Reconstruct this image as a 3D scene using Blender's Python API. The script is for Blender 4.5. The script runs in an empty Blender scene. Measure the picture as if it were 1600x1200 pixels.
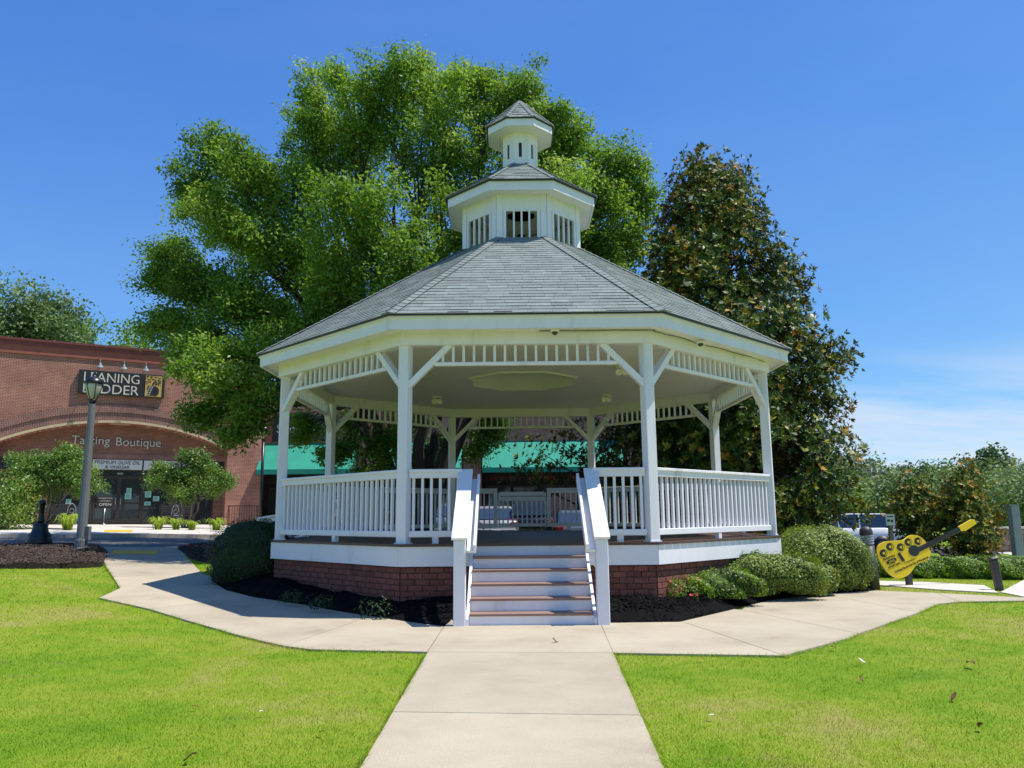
import bpy, bmesh, math, random
import numpy as np
from mathutils import Vector, Matrix

SC = bpy.context.scene
COL = SC.collection
PI = math.pi
R = math.radians
rng = np.random.default_rng(11)
random.seed(7)

# ------------------------------------------------------------------ camera
ZD = 0.978                                   # deck height above the walkway
FPX, PIT, ROLL, YAW = 1217.63, 0.166271, -0.0089286, -0.0026478
CAM = np.array([-0.1759, -15.5315, 1.373])
_F = np.array([math.sin(YAW)*math.cos(PIT), math.cos(YAW)*math.cos(PIT), math.sin(PIT)])
_Rr = np.array([math.cos(YAW), -math.sin(YAW), 0.0])
_U = np.cross(_Rr, _F)
_R2 = math.cos(ROLL)*_Rr + math.sin(ROLL)*_U
_U2 = -math.sin(ROLL)*_Rr + math.cos(ROLL)*_U
cd = bpy.data.cameras.new('camera')
cd.sensor_width = 36.0
cd.lens = 36.0*FPX/1600.0
cd.clip_end = 3000
cam = bpy.data.objects.new('camera', cd)
COL.objects.link(cam)
M3 = Matrix(((_R2[0], _U2[0], -_F[0]), (_R2[1], _U2[1], -_F[1]), (_R2[2], _U2[2], -_F[2])))
cam.matrix_world = Matrix.Translation(Vector(CAM)) @ M3.to_4x4()
SC.camera = cam

# ------------------------------------------------------------------ sky and sun
SUN_EL = R(66.0)
SUN_DIR = Vector((math.cos(SUN_EL), -0.015*math.cos(SUN_EL), math.sin(SUN_EL))).normalized()
W = bpy.data.worlds.new('World')
SC.world = W
W.use_nodes = True
nt = W.node_tree
nt.nodes.clear()
def N(tree, typ, **kw):
    n = tree.nodes.new(typ)
    for k, v in kw.items():
        if k.startswith('i_'):
            key = k[2:]
            n.inputs[int(key) if key.isdigit() else key.replace('_', ' ')].default_value = v
        else:
            setattr(n, k, v)
    return n
sky = N(nt, 'ShaderNodeTexSky', sky_type='NISHITA', sun_disc=False, sun_elevation=SUN_EL,
        sun_rotation=math.atan2(SUN_DIR.x, SUN_DIR.y), altitude=3000, air_density=0.8, dust_density=0.0, ozone_density=4.0)
tc = N(nt, 'ShaderNodeTexCoord')
sep = N(nt, 'ShaderNodeSeparateXYZ')
nt.links.new(tc.outputs['Generated'], sep.inputs[0])
# thin cirrus: direction projected on a flat cloud layer
den = N(nt, 'ShaderNodeMath', operation='ADD', i_1=0.10)
nt.links.new(sep.outputs['Z'], den.inputs[0])
dx = N(nt, 'ShaderNodeMath', operation='DIVIDE'); dy = N(nt, 'ShaderNodeMath', operation='DIVIDE')
nt.links.new(sep.outputs['X'], dx.inputs[0]); nt.links.new(den.outputs[0], dx.inputs[1])
nt.links.new(sep.outputs['Y'], dy.inputs[0]); nt.links.new(den.outputs[0], dy.inputs[1])
cmb = N(nt, 'ShaderNodeCombineXYZ')
nt.links.new(dx.outputs[0], cmb.inputs[0]); nt.links.new(dy.outputs[0], cmb.inputs[1])
mp = N(nt, 'ShaderNodeMapping')
mp.inputs['Rotation'].default_value = (0, 0, R(38))
mp.inputs['Location'].default_value = (0.3, 0.7, 0)
mp.inputs['Scale'].default_value = (0.42, 0.95, 1)
nt.links.new(cmb.outputs[0], mp.inputs[0])
n1 = N(nt, 'ShaderNodeTexNoise', i_Scale=0.55, i_Detail=9.0, i_Roughness=0.58, i_Distortion=0.35)
nt.links.new(mp.outputs[0], n1.inputs['Vector'])
rp = N(nt, 'ShaderNodeValToRGB')
rp.color_ramp.elements[0].position = 0.43; rp.color_ramp.elements[0].color = (0, 0, 0, 1)
rp.color_ramp.elements[1].position = 0.58; rp.color_ramp.elements[1].color = (0.85, 0.85, 0.85, 1)
nt.links.new(n1.outputs['Fac'], rp.inputs[0])
fal = N(nt, 'ShaderNodeMapRange', i_1=0.085, i_2=0.19, i_3=1.0, i_4=0.06)   # the thin cloud lies low and far off
nt.links.new(sep.outputs['Z'], fal.inputs[0])
cf = N(nt, 'ShaderNodeMath', operation='MULTIPLY')
nt.links.new(rp.outputs[0], cf.inputs[0]); nt.links.new(fal.outputs[0], cf.inputs[1])
mx = N(nt, 'ShaderNodeMixRGB', i_2=(3.6, 4.0, 4.6, 1))
nt.links.new(cf.outputs[0], mx.inputs[0])
hs = N(nt, 'ShaderNodeHueSaturation', i_Saturation=1.15, i_Value=1.0)
nt.links.new(sky.outputs[0], hs.inputs['Color'])
# the camera's soft highlight roll-off in the sky: out = A c / (c + B) per channel
sr = N(nt, 'ShaderNodeSeparateColor'); cbn = N(nt, 'ShaderNodeCombineColor')
nt.links.new(hs.outputs[0], sr.inputs[0])
for ch, (A_, B_) in enumerate(((5.37, 3.9), (6.8, 4.0), (6.52, 1.93))):
    a_ = N(nt, 'ShaderNodeMath', operation='ADD', i_1=B_); d_ = N(nt, 'ShaderNodeMath', operation='DIVIDE'); m_ = N(nt, 'ShaderNodeMath', operation='MULTIPLY', i_1=A_)
    nt.links.new(sr.outputs[ch], a_.inputs[0]); nt.links.new(sr.outputs[ch], d_.inputs[0]); nt.links.new(a_.outputs[0], d_.inputs[1])
    nt.links.new(d_.outputs[0], m_.inputs[0]); nt.links.new(m_.outputs[0], cbn.inputs[ch])
nt.links.new(cbn.outputs[0], mx.inputs[1])
bg = N(nt, 'ShaderNodeBackground', i_Strength=0.15)
nt.links.new(mx.outputs[0], bg.inputs[0])
wo = N(nt, 'ShaderNodeOutputWorld')
nt.links.new(bg.outputs[0], wo.inputs[0])

sd = bpy.data.lights.new('sun', 'SUN')
sd.energy = 4.4
sd.angle = R(0.53)
sd.color = (1.0, 0.955, 0.87)
sun = bpy.data.objects.new('sun', sd)
COL.objects.link(sun)
sun.location = (20, -10, 40)
sun.rotation_euler = SUN_DIR.to_track_quat('Z', 'Y').to_euler()

vs = SC.view_settings
vs.view_transform = 'Standard'
vs.look = 'None'
vs.exposure = 0.45
vs.gamma = 1.0
vs.use_curve_mapping = False

# ------------------------------------------------------------------ helpers
def ray(u, v):
    return _F + _R2*((u-800)/FPX) - _U2*((v-600)/FPX)
def ony(u, v, y):                            # point of the sight line at a given y
    r = ray(u, v); return CAM + r*((y-CAM[1])/r[1])
def onz(u, v, z):
    r = ray(u, v); return CAM + r*((z-CAM[2])/r[2])
def g(x, y):                                 # height of the terrain
    x = np.asarray(x, float); y = np.asarray(y, float)
    t = np.maximum(-x-1.5+.30*(y+1), 0)
    tt = t*t/(t+1.5)
    a = np.clip((y-9)/13, 0, 1); b = np.clip((x-6)/7, 0, 1)          # the land falls away to the right behind the magnolia
    return 1.30*(1-np.exp(-tt/17))-.55*a*a*(3-2*a)*b*b*(3-2*b)
def ong(u, v, dz=0.0):
    z = 0.0
    for _ in range(60):
        p = onz(u, v, z); z = .5*z+.5*min(float(g(p[0], p[1]))+dz, CAM[2]-.03)
    return (p[0], p[1])

def mesh_np(name, verts, quads, tone=None, smooth=False):
    verts = np.ascontiguousarray(verts, np.float32); quads = np.ascontiguousarray(quads, np.int32)
    me = bpy.data.meshes.new(name)
    k = quads.shape[1]
    me.vertices.add(len(verts)); me.vertices.foreach_set('co', verts.ravel())
    me.loops.add(quads.size); me.loops.foreach_set('vertex_index', quads.ravel())
    me.polygons.add(len(quads)); me.polygons.foreach_set('loop_start', np.arange(0, quads.size, k, dtype=np.int32))
    if tone is not None:
        a = me.attributes.new('tone', 'FLOAT', 'FACE'); a.data.foreach_set('value', np.ascontiguousarray(tone, np.float32))
    me.update(calc_edges=True)
    if smooth: me.polygons.foreach_set('use_smooth', np.ones(len(quads), bool))
    return me

def link(name, me, mat=None, parent=None, loc=None, rz=0.0):
    o = bpy.data.objects.new(name, me)
    COL.objects.link(o)
    if me is not None and mat is not None and len(me.materials) == 0: me.materials.append(mat)
    if parent is not None: o.parent = parent
    if loc is not None: o.location = loc
    if rz: o.rotation_euler = (0, 0, rz)
    return o
def tag(o, label=None, cat=None, group=None, kind=None):
    if label: o['label'] = label
    if cat: o['category'] = cat
    if group: o['group'] = group
    if kind: o['kind'] = kind
    return o
def thing(name, label, cat, loc=(0, 0, 0), rz=0.0, group=None):
    o = bpy.data.objects.new(name, None)
    COL.objects.link(o)
    o.empty_display_size = .2
    o.location = loc; o.rotation_euler = (0, 0, rz)
    return tag(o, label, cat, group)
def copy_tree(o, parent=None):
    c = o.copy(); COL.objects.link(c); c.parent = parent
    for ch in list(o.children): copy_tree(ch, c)
    return c

class MB:
    """collects shapes, build() links them as one mesh object"""
    def __init__(s): s.v = []; s.f = []; s.m = []; s.t = []; s.sm = []
    def add(s, vs, fs, mi=0, tone=.5, smooth=False):
        b = len(s.v); s.v += [tuple(map(float, p)) for p in vs]
        for f in fs: s.f.append(tuple(b+i for i in f)); s.m.append(mi); s.t.append(tone); s.sm.append(smooth)
        return s
    def box(s, x0, x1, y0, y1, z0, z1, mi=0, tone=.5, M=None):
        vs = [(x0, y0, z0), (x1, y0, z0), (x1, y1, z0), (x0, y1, z0), (x0, y0, z1), (x1, y0, z1), (x1, y1, z1), (x0, y1, z1)]
        if M is not None: vs = [M @ Vector(p) for p in vs]
        return s.add(vs, [(0, 3, 2, 1), (4, 5, 6, 7), (0, 1, 5, 4), (1, 2, 6, 5), (2, 3, 7, 6), (3, 0, 4, 7)], mi, tone)
    def cbox(s, x0, x1, y0, y1, z0, z1, c=.006, mi=0, tone=.5, M=None):
        """box with chamfered edges"""
        vs = []; idx = {}
        def vid(p):
            if p not in idx: idx[p] = len(vs); vs.append(p)
            return idx[p]
        X = (x0, x1); Y = (y0, y1); Z = (z0, z1)
        def cor(i, j, k, ax):
            sx = 1 if i else -1; sy = 1 if j else -1; sz = 1 if k else -1
            return (X[i]-(0 if ax == 0 else sx*c), Y[j]-(0 if ax == 1 else sy*c), Z[k]-(0 if ax == 2 else sz*c))
        fs = []
        for ax in range(3):
            for e in (0, 1):
                o = [a for a in range(3) if a != ax]
                q = []
                for a, b in ((0, 0), (1, 0), (1, 1), (0, 1)):
                    t = [0, 0, 0]; t[ax] = e; t[o[0]] = a; t[o[1]] = b
                    q.append(vid(cor(*t, ax)))
                if (e == 0) != (ax == 1): q.reverse()
                fs.append(tuple(q))
        for ax in range(3):
            o = [a for a in range(3) if a != ax]
            for a in (0, 1):
                for b in (0, 1):
                    t0 = [0, 0, 0]; t1 = [0, 0, 0]
                    t0[ax] = 0; t1[ax] = 1
                    for t in (t0, t1): t[o[0]] = a; t[o[1]] = b
                    fs.append((vid(cor(*t0, o[0])), vid(cor(*t1, o[0])), vid(cor(*t1, o[1])), vid(cor(*t0, o[1]))))
        for i in (0, 1):
            for j in (0, 1):
                for k in (0, 1):
                    fs.append((vid(cor(i, j, k, 0)), vid(cor(i, j, k, 1)), vid(cor(i, j, k, 2))))
        if M is not None: vs = [M @ Vector(p) for p in vs]
        return s.add(vs, fs, mi, tone)
    def prism(s, poly, z0, z1, mi=0, tone=.5, M=None):
        n = len(poly)
        z0f = z0 if callable(z0) else (lambda x, y: z0); z1f = z1 if callable(z1) else (lambda x, y: z1)
        vs = [(x, y, z0f(x, y)) for x, y in poly]+[(x, y, z1f(x, y)) for x, y in poly]
        if M is not None: vs = [M @ Vector(p) for p in vs]
        fs = [tuple(range(n-1, -1, -1)), tuple(range(n, 2*n))]
        fs += [(i, (i+1) % n, n+(i+1) % n, n+i) for i in range(n)]
        return s.add(vs, fs, mi, tone)
    def beam(s, p0, p1, w, h, up=(0, 0, 1), mi=0, tone=.5, c=0):
        p0 = Vector(p0); p1 = Vector(p1); d = (p1-p0); L = d.length; d.normalize()
        x = d.cross(Vector(up))
        if x.length < 1e-5: x = Vector((1, 0, 0))
        x.normalize(); y = x.cross(d)
        M = Matrix(((x.x, d.x, y.x, p0.x), (x.y, d.y, y.y, p0.y), (x.z, d.z, y.z, p0.z), (0, 0, 0, 1)))
        if c: return s.cbox(-w/2, w/2, 0, L, -h/2, h/2, c, mi, tone, M)
        return s.box(-w/2, w/2, 0, L, -h/2, h/2, mi, tone, M)
    def tube(s, pts, rad, n=6, mi=0, tone=.5, cap=True):
        pts = [Vector(p) for p in pts]
        if not hasattr(rad, '__len__'): rad = [rad]*len(pts)
        rings = []; vs = []
        ref = Vector((.31, .17, .93))
        for i, p in enumerate(pts):
            d = (pts[min(i+1, len(pts)-1)]-pts[max(i-1, 0)]).normalized()
            a = d.cross(ref)
            if a.length < .05: a = d.cross(Vector((1, 0, 0)))
            a.normalize(); b = d.cross(a)
            for k in range(n):
                t = 2*PI*k/n; vs.append(p+(a*math.cos(t)+b*math.sin(t))*rad[i])
        fs = []
        for i in range(len(pts)-1):
            for k in range(n):
                k2 = (k+1) % n; fs.append((i*n+k, i*n+k2, (i+1)*n+k2, (i+1)*n+k))
        if cap: fs += [tuple(range(n-1, -1, -1)), tuple((len(pts)-1)*n+k for k in range(n))]
        return s.add(vs, fs, mi, tone, n > 4)
    def lathe(s, prof, n=16, mi=0, tone=.5, M=None, smooth=True, ph=0.0):
        vs = []; fs = []
        for r, z in prof:
            for k in range(n):
                t = 2*PI*k/n+ph; vs.append((r*math.cos(t), r*math.sin(t), z))
        for i in range(len(prof)-1):
            for k in range(n):
                k2 = (k+1) % n; fs.append((i*n+k, i*n+k2, (i+1)*n+k2, (i+1)*n+k))
        if prof[0][0] > 1e-4: fs.append(tuple(range(n-1, -1, -1)))
        if prof[-1][0] > 1e-4: fs.append(tuple((len(prof)-1)*n+k for k in range(n)))
        if M is not None: vs = [M @ Vector(p) for p in vs]
        return s.add(vs, fs, mi, tone, smooth)
    def mesh(s, name):
        me = bpy.data.meshes.new(name)
        me.from_pydata(s.v, [], s.f)
        me.polygons.foreach_set('material_index', s.m)
        me.polygons.foreach_set('use_smooth', s.sm)
        a = me.attributes.new('tone', 'FLOAT', 'FACE'); a.data.foreach_set('value', np.array(s.t, np.float32))
        me.update()
        return me
    def build(s, name, mat, parent=None, loc=None, rz=0.0):
        me = s.mesh(name)
        for m in (mat if isinstance(mat, (list, tuple)) else [mat]): me.materials.append(m)
        return link(name, me, None, parent, loc, rz)

# ------------------------------------------------------------------ materials
def new_mat(name):
    m = bpy.data.materials.new(name); m.use_nodes = True
    t = m.node_tree; t.nodes.clear()
    out = t.nodes.new('ShaderNodeOutputMaterial')
    b = t.nodes.new('ShaderNodeBsdfPrincipled')
    t.links.new(b.outputs[0], out.inputs[0])
    return m, t, b, out
def ramp(t, stops):
    r = t.nodes.new('ShaderNodeValToRGB'); cr = r.color_ramp
    while len(cr.elements) < len(stops): cr.elements.new(.5)
    for e, (p, c) in zip(cr.elements, stops): e.position = p; e.color = (*c, 1) if len(c) == 3 else c
    return r
def coords(t, kind='Object', scale=(1, 1, 1)):
    c = t.nodes.new('ShaderNodeTexCoord'); m = t.nodes.new('ShaderNodeMapping')
    m.inputs['Scale'].default_value = scale
    t.links.new(c.outputs[kind], m.inputs[0]); return m
def pm(name, a, b=None, speck=0.0, orand=0.0, rough=.6, scale=6, bump=0.0, bscale=60, spec=.5, metal=0.0, detail=6, stretch=(1, 1, 1), tone=0.0, coat=0.0, stops=None, world=False):
    """principled material whose colour wanders between a and b, with fine relief"""
    m, t, p, out = new_mat(name)
    b = b or tuple(c*.82 for c in a)
    if world:
        gm = t.nodes.new('ShaderNodeNewGeometry'); mp = t.nodes.new('ShaderNodeMapping')
        mp.inputs['Scale'].default_value = stretch; t.links.new(gm.outputs['Position'], mp.inputs[0])
    else: mp = coords(t, 'Object', stretch)
    n = N(t, 'ShaderNodeTexNoise', i_Scale=scale, i_Detail=detail, i_Roughness=.6)
    t.links.new(mp.outputs[0], n.inputs['Vector'])
    r = ramp(t, stops or [(.32, a), (.68, b)])
    t.links.new(n.outputs['Fac'], r.inputs[0])
    col = r.outputs[0]
    if tone:
        at = N(t, 'ShaderNodeAttribute', attribute_name='tone')
        mr = N(t, 'ShaderNodeMapRange', i_3=1-tone, i_4=1+tone)
        t.links.new(at.outputs['Fac'], mr.inputs[0])
        mu = N(t, 'ShaderNodeMixRGB', blend_type='MULTIPLY', i_0=1.0)
        t.links.new(col, mu.inputs[1]); t.links.new(mr.outputs[0], mu.inputs[2]); col = mu.outputs[0]
    if orand:
        oi = t.nodes.new('ShaderNodeObjectInfo'); mo = N(t, 'ShaderNodeMapRange', i_3=1-orand, i_4=1+orand*.7); t.links.new(oi.outputs['Random'], mo.inputs[0])
        mu3 = N(t, 'ShaderNodeMixRGB', blend_type='MULTIPLY', i_0=1.0); t.links.new(col, mu3.inputs[1]); t.links.new(mo.outputs[0], mu3.inputs[2]); col = mu3.outputs[0]
    if speck:
        ns = N(t, 'ShaderNodeTexNoise', i_Scale=130.0, i_Detail=3.0, i_Roughness=.8); t.links.new(mp.outputs[0], ns.inputs['Vector'])
        ms_ = N(t, 'ShaderNodeMapRange', i_1=.32, i_2=.68, i_3=1-speck, i_4=1+speck*.8); t.links.new(ns.outputs['Fac'], ms_.inputs[0])
        mu2 = N(t, 'ShaderNodeMixRGB', blend_type='MULTIPLY', i_0=1.0); t.links.new(col, mu2.inputs[1]); t.links.new(ms_.outputs[0], mu2.inputs[2]); col = mu2.outputs[0]
    t.links.new(col, p.inputs['Base Color'])
    p.inputs['Roughness'].default_value = rough; p.inputs['Metallic'].default_value = metal
    p.inputs['Specular IOR Level'].default_value = spec
    if coat: p.inputs['Coat Weight'].default_value = coat; p.inputs['Coat Roughness'].default_value = .08
    if bump:
        n2 = N(t, 'ShaderNodeTexNoise', i_Scale=bscale, i_Detail=4.0)
        t.links.new(mp.outputs[0], n2.inputs['Vector'])
        bn = N(t, 'ShaderNodeBump', i_Strength=bump, i_Distance=.02)
        t.links.new(n2.outputs['Fac'], bn.inputs['Height']); t.links.new(bn.outputs[0], p.inputs['Normal'])
    return m
def leaf_mat(name, stops, rough=.45, trans=.35, back=None, spec=.4, nscale=.35):
    """two-sided leaf: colour by per-leaf tone and a slow drift through the crown"""
    m, t, p, out = new_mat(name)
    at = N(t, 'ShaderNodeAttribute', attribute_name='tone')
    gm = t.nodes.new('ShaderNodeNewGeometry')
    n = N(t, 'ShaderNodeTexNoise', i_Scale=nscale, i_Detail=3.0)
    t.links.new(gm.outputs['Position'], n.inputs['Vector'])
    ad = N(t, 'ShaderNodeMath', operation='MULTIPLY_ADD', i_1=.7, i_2=-.35)
    t.links.new(n.outputs['Fac'], ad.inputs[0])
    a2 = N(t, 'ShaderNodeMath', operation='ADD', use_clamp=True)
    t.links.new(at.outputs['Fac'], a2.inputs[0]); t.links.new(ad.outputs[0], a2.inputs[1])
    r = ramp(t, stops); t.links.new(a2.outputs[0], r.inputs[0])
    col = r.outputs[0]
    if back:
        mb = N(t, 'ShaderNodeMixRGB', i_2=(*back, 1))
        t.links.new(gm.outputs['Backfacing'], mb.inputs[0]); t.links.new(col, mb.inputs[1]); col = mb.outputs[0]
    t.links.new(col, p.inputs['Base Color'])
    p.inputs['Roughness'].default_value = rough; p.inputs['Specular IOR Level'].default_value = spec
    tr = t.nodes.new('ShaderNodeBsdfTranslucent')
    hv = N(t, 'ShaderNodeHueSaturation', i_Hue=.485, i_Saturation=1.1, i_Value=1.25)
    t.links.new(r.outputs[0], hv.inputs['Color']); t.links.new(hv.outputs[0], tr.inputs[0])
    ms = N(t, 'ShaderNodeMixShader', i_0=trans)
    t.links.new(p.outputs[0], ms.inputs[1]); t.links.new(tr.outputs[0], ms.inputs[2]); t.links.new(ms.outputs[0], out.inputs[0])
    return m
def glass_mat(name, tint=(.03, .035, .035), rough=.03):
    m, t, p, out = new_mat(name)
    p.inputs['Base Color'].default_value = (*tint, 1); p.inputs['Roughness'].default_value = rough
    p.inputs['Specular IOR Level'].default_value = .6
    n = N(t, 'ShaderNodeTexNoise', i_Scale=1.5); bn = N(t, 'ShaderNodeBump', i_Strength=.02)
    t.links.new(n.outputs['Fac'], bn.inputs['Height']); t.links.new(bn.outputs[0], p.inputs['Normal'])
    return m
def brick_mat(name, c1, c2, mortar, bw=.203, bh=.068, ms=.010, rot=False):
    m, t, p, out = new_mat(name)
    c = t.nodes.new('ShaderNodeTexCoord'); sp = t.nodes.new('ShaderNodeSeparateXYZ'); cb = t.nodes.new('ShaderNodeCombineXYZ')
    t.links.new(c.outputs['Object'], sp.inputs[0])
    s = t.nodes.new('ShaderNodeMath'); s.operation = 'ADD'
    t.links.new(sp.outputs['X'], s.inputs[0]); t.links.new(sp.outputs['Y'], s.inputs[1])
    t.links.new(s.outputs[0], cb.inputs[1 if rot else 0]); t.links.new(sp.outputs['Z'], cb.inputs[0 if rot else 1])
    br = N(t, 'ShaderNodeTexBrick', i_Color1=(*c1, 1), i_Color2=(*c2, 1), i_Mortar=(*mortar, 1), i_Scale=1.0, i_Mortar_Size=ms, i_Bias=-.1, i_Brick_Width=bw, i_Row_Height=bh)
    br.inputs['Mortar Smooth'].default_value = .2
    t.links.new(cb.outputs[0], br.inputs['Vector'])
    n = N(t, 'ShaderNodeTexNoise', i_Scale=1.3, i_Detail=7.0); t.links.new(c.outputs['Object'], n.inputs['Vector'])
    r = ramp(t, [(.3, (.72, .72, .72)), (.7, (1.15, 1.15, 1.15))]); t.links.new(n.outputs['Fac'], r.inputs[0])
    mu = N(t, 'ShaderNodeMixRGB', blend_type='MULTIPLY', i_0=1.0)
    t.links.new(br.outputs['Color'], mu.inputs[1]); t.links.new(r.outputs[0], mu.inputs[2]); t.links.new(mu.outputs[0], p.inputs['Base Color'])
    p.inputs['Roughness'].default_value = .85
    bn = N(t, 'ShaderNodeBump', i_Strength=.5, i_Distance=.01, invert=True)
    t.links.new(br.outputs['Fac'], bn.inputs['Height']); t.links.new(bn.outputs[0], p.inputs['Normal'])
    return m

WHITE = pm('white paint', (.79, .80, .82), (.66, .67, .675), rough=.55, scale=3.0, bump=.10, bscale=28, stretch=(1, 1, .22), world=True, detail=9,
           stops=[(.28, (.61, .60, .59)), (.40, (.76, .75, .77)), (.60, (.80, .79, .812)), (.78, (.71, .70, .705))])
WHITE2 = pm('white ceiling paint', (.80, .775, .74), (.75, .725, .69), rough=.4, scale=1.2, world=True)
GREYRAIL = pm('greyer white paint', (.62, .62, .60), (.52, .52, .50), rough=.6, scale=4, world=True)  # greyer than WHITE, for the gate and railings at the back
SHINGLE = pm('asphalt shingle', (.235, .268, .250), (.19, .216, .202), rough=.9, scale=5, bump=.5, bscale=260, tone=.17, world=True)
DRIP = pm('dark metal drip edge', (.022, .022, .024), rough=.45)
DECKW = pm('brown stained decking', (.115, .062, .045), (.075, .042, .033), rough=.5, scale=4, bump=.15, bscale=50, stretch=(.3, 4, 4), tone=.25, world=True)
TREADW = pm('reddish tread boards', (.32, .20, .15), (.22, .13, .10), rough=.6, scale=5, bump=.15, bscale=60, stretch=(.3, 4, 4), world=True)
BRICK = pm('red brick', (.22, .072, .05), (.135, .045, .035), rough=.85, scale=9, bump=.35, bscale=90, tone=.30, world=True)
MORTAR = pm('brick mortar', (.30, .235, .20), (.22, .17, .145), rough=.95, scale=12, bump=.3, world=True)
CONC = pm('broom-finished concrete', (.47, .395, .325), (.40, .33, .27), speck=.25, orand=.09, rough=.9, scale=1.1, bump=.28, bscale=170, world=True, detail=10,
          stops=[(.24, (.30, .25, .175)), (.38, (.40, .338, .242)), (.50, (.44, .375, .27)), (.64, (.475, .41, .30)), (.80, (.35, .295, .21))])
CONC2 = pm('pale sidewalk concrete', (.60, .55, .48), (.52, .475, .42), rough=.9, scale=2, bump=.25, bscale=150, world=True)
SOIL = pm('dark soil', (.055, .04, .03), (.03, .024, .02), rough=1, scale=12, bump=.5, world=True)
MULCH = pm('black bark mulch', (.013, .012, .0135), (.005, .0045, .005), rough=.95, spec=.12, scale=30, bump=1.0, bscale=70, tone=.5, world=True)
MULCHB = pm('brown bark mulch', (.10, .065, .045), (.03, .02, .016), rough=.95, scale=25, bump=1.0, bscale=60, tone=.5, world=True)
ASPH = pm('asphalt', (.15, .145, .14), (.11, .107, .104), rough=.9, scale=3, bump=.3, bscale=200, world=True)
YELLOW = pm('yellow tactile paint', (.82, .46, .02), (.68, .37, .015), rough=.7, scale=8, world=True)
REDP = pm('red kerb paint', (.42, .06, .07), (.3, .05, .05), rough=.7, scale=8, world=True)
KERB = pm('kerb concrete', (.47, .41, .33), (.36, .31, .25), rough=.9, scale=3, bump=.2, world=True)
BLACKM = pm('black powder-coated metal', (.018, .018, .02), (.012, .012, .014), rough=.35, scale=9)
BRONZE = pm('dark bronze metal', (.045, .042, .042), (.03, .028, .028), rough=.5, scale=6)
GREYM = pm('grey painted pole', (.19, .195, .19), (.13, .135, .135), rough=.6, scale=4, bump=.1, stretch=(1, 1, .3))
SILV = pm('galvanised grey metal', (.33, .35, .37), (.27, .285, .30), rough=.5, scale=4)
FROST = pm('frosted lantern glass', (.62, .60, .48), (.5, .49, .40), rough=.25, scale=5)
AMBER = pm('cream lantern glass', (.72, .63, .34), (.6, .5, .26), rough=.25, scale=5)
GLASSD = glass_mat('dark storefront glass')
GLASSB = glass_mat('car window glass', (.03, .05, .09))
BARK = pm('grey-brown bark', (.075, .058, .045), (.03, .024, .02), rough=.95, scale=5, bump=.8, bscale=22, stretch=(1, 1, .25), world=True)
BARKP = pm('pale smooth bark', (.24, .18, .135), (.14, .105, .08), rough=.8, scale=6, stretch=(1, 1, .3), world=True)
TEAL = pm('green awning canvas', (.018, .30, .20), (.014, .25, .17), rough=.8, scale=1.5, bump=.05)
TEALD = pm('dark green awning canvas', (.012, .10, .07), (.010, .085, .06), rough=.8, scale=1.5)
YEL = pm('yellow sign paint', (.88, .62, .008), (.82, .56, .008), rough=.45, scale=3)
BLACK = pm('black sign paint', (.012, .012, .013), (.02, .02, .02), rough=.5, scale=5)
GOLD = pm('gold sign panel', (.55, .36, .10), (.45, .28, .07), rough=.5, scale=6)
CREAM = pm('cream stucco trim', (.58, .45, .27), (.50, .38, .23), rough=.8, scale=4)
LETTER = pm('bone lettering', (.62, .58, .48), (.55, .51, .42), rough=.5)
REDM = pm('dark red coping metal', (.20, .045, .045), (.15, .035, .035), rough=.5, scale=3)
PAPER = pm('pale green notice paper', (.30, .58, .46), (.26, .50, .40), rough=.8)
CARS = pm('silver car paint', (.30, .31, .33), (.28, .29, .31), rough=.25, coat=.6)
CARW = pm('white car paint', (.75, .75, .76), (.72, .72, .73), rough=.25, coat=.6)
CARK = pm('black car paint', (.012, .012, .014), (.016, .016, .018), rough=.2, coat=.8)
CARB = pm('blue-grey car paint', (.10, .14, .21), (.09, .125, .19), rough=.25, coat=.8)
CARR = pm('red car paint', (.35, .02, .03), (.3, .018, .025), rough=.25, coat=.8)
TYRE = pm('tyre rubber', (.018, .018, .018), (.025, .025, .025), rough=.9)
RIM = pm('alloy rim', (.5, .5, .52), (.4, .4, .42), rough=.3, metal=.9)
TAIL = pm('red lamp lens', (.45, .015, .02), (.38, .012, .016), rough=.15, coat=.5)
PETAL = pm('cream white petals', (.80, .78, .66), (.70, .66, .52), rough=.6)
PETALR = pm('red petals', (.60, .03, .04), (.45, .02, .05), rough=.6)
PETALB = pm('tan seed pod', (.34, .20, .11), (.25, .13, .07), rough=.8)
DRY = pm('dry brown leaf', (.19, .085, .03), (.10, .05, .02), rough=.8)
BLOCK = pm('tan retaining block', (.27, .205, .155), (.19, .145, .11), rough=.9, scale=7, bump=.4, world=True, tone=.25)

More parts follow.
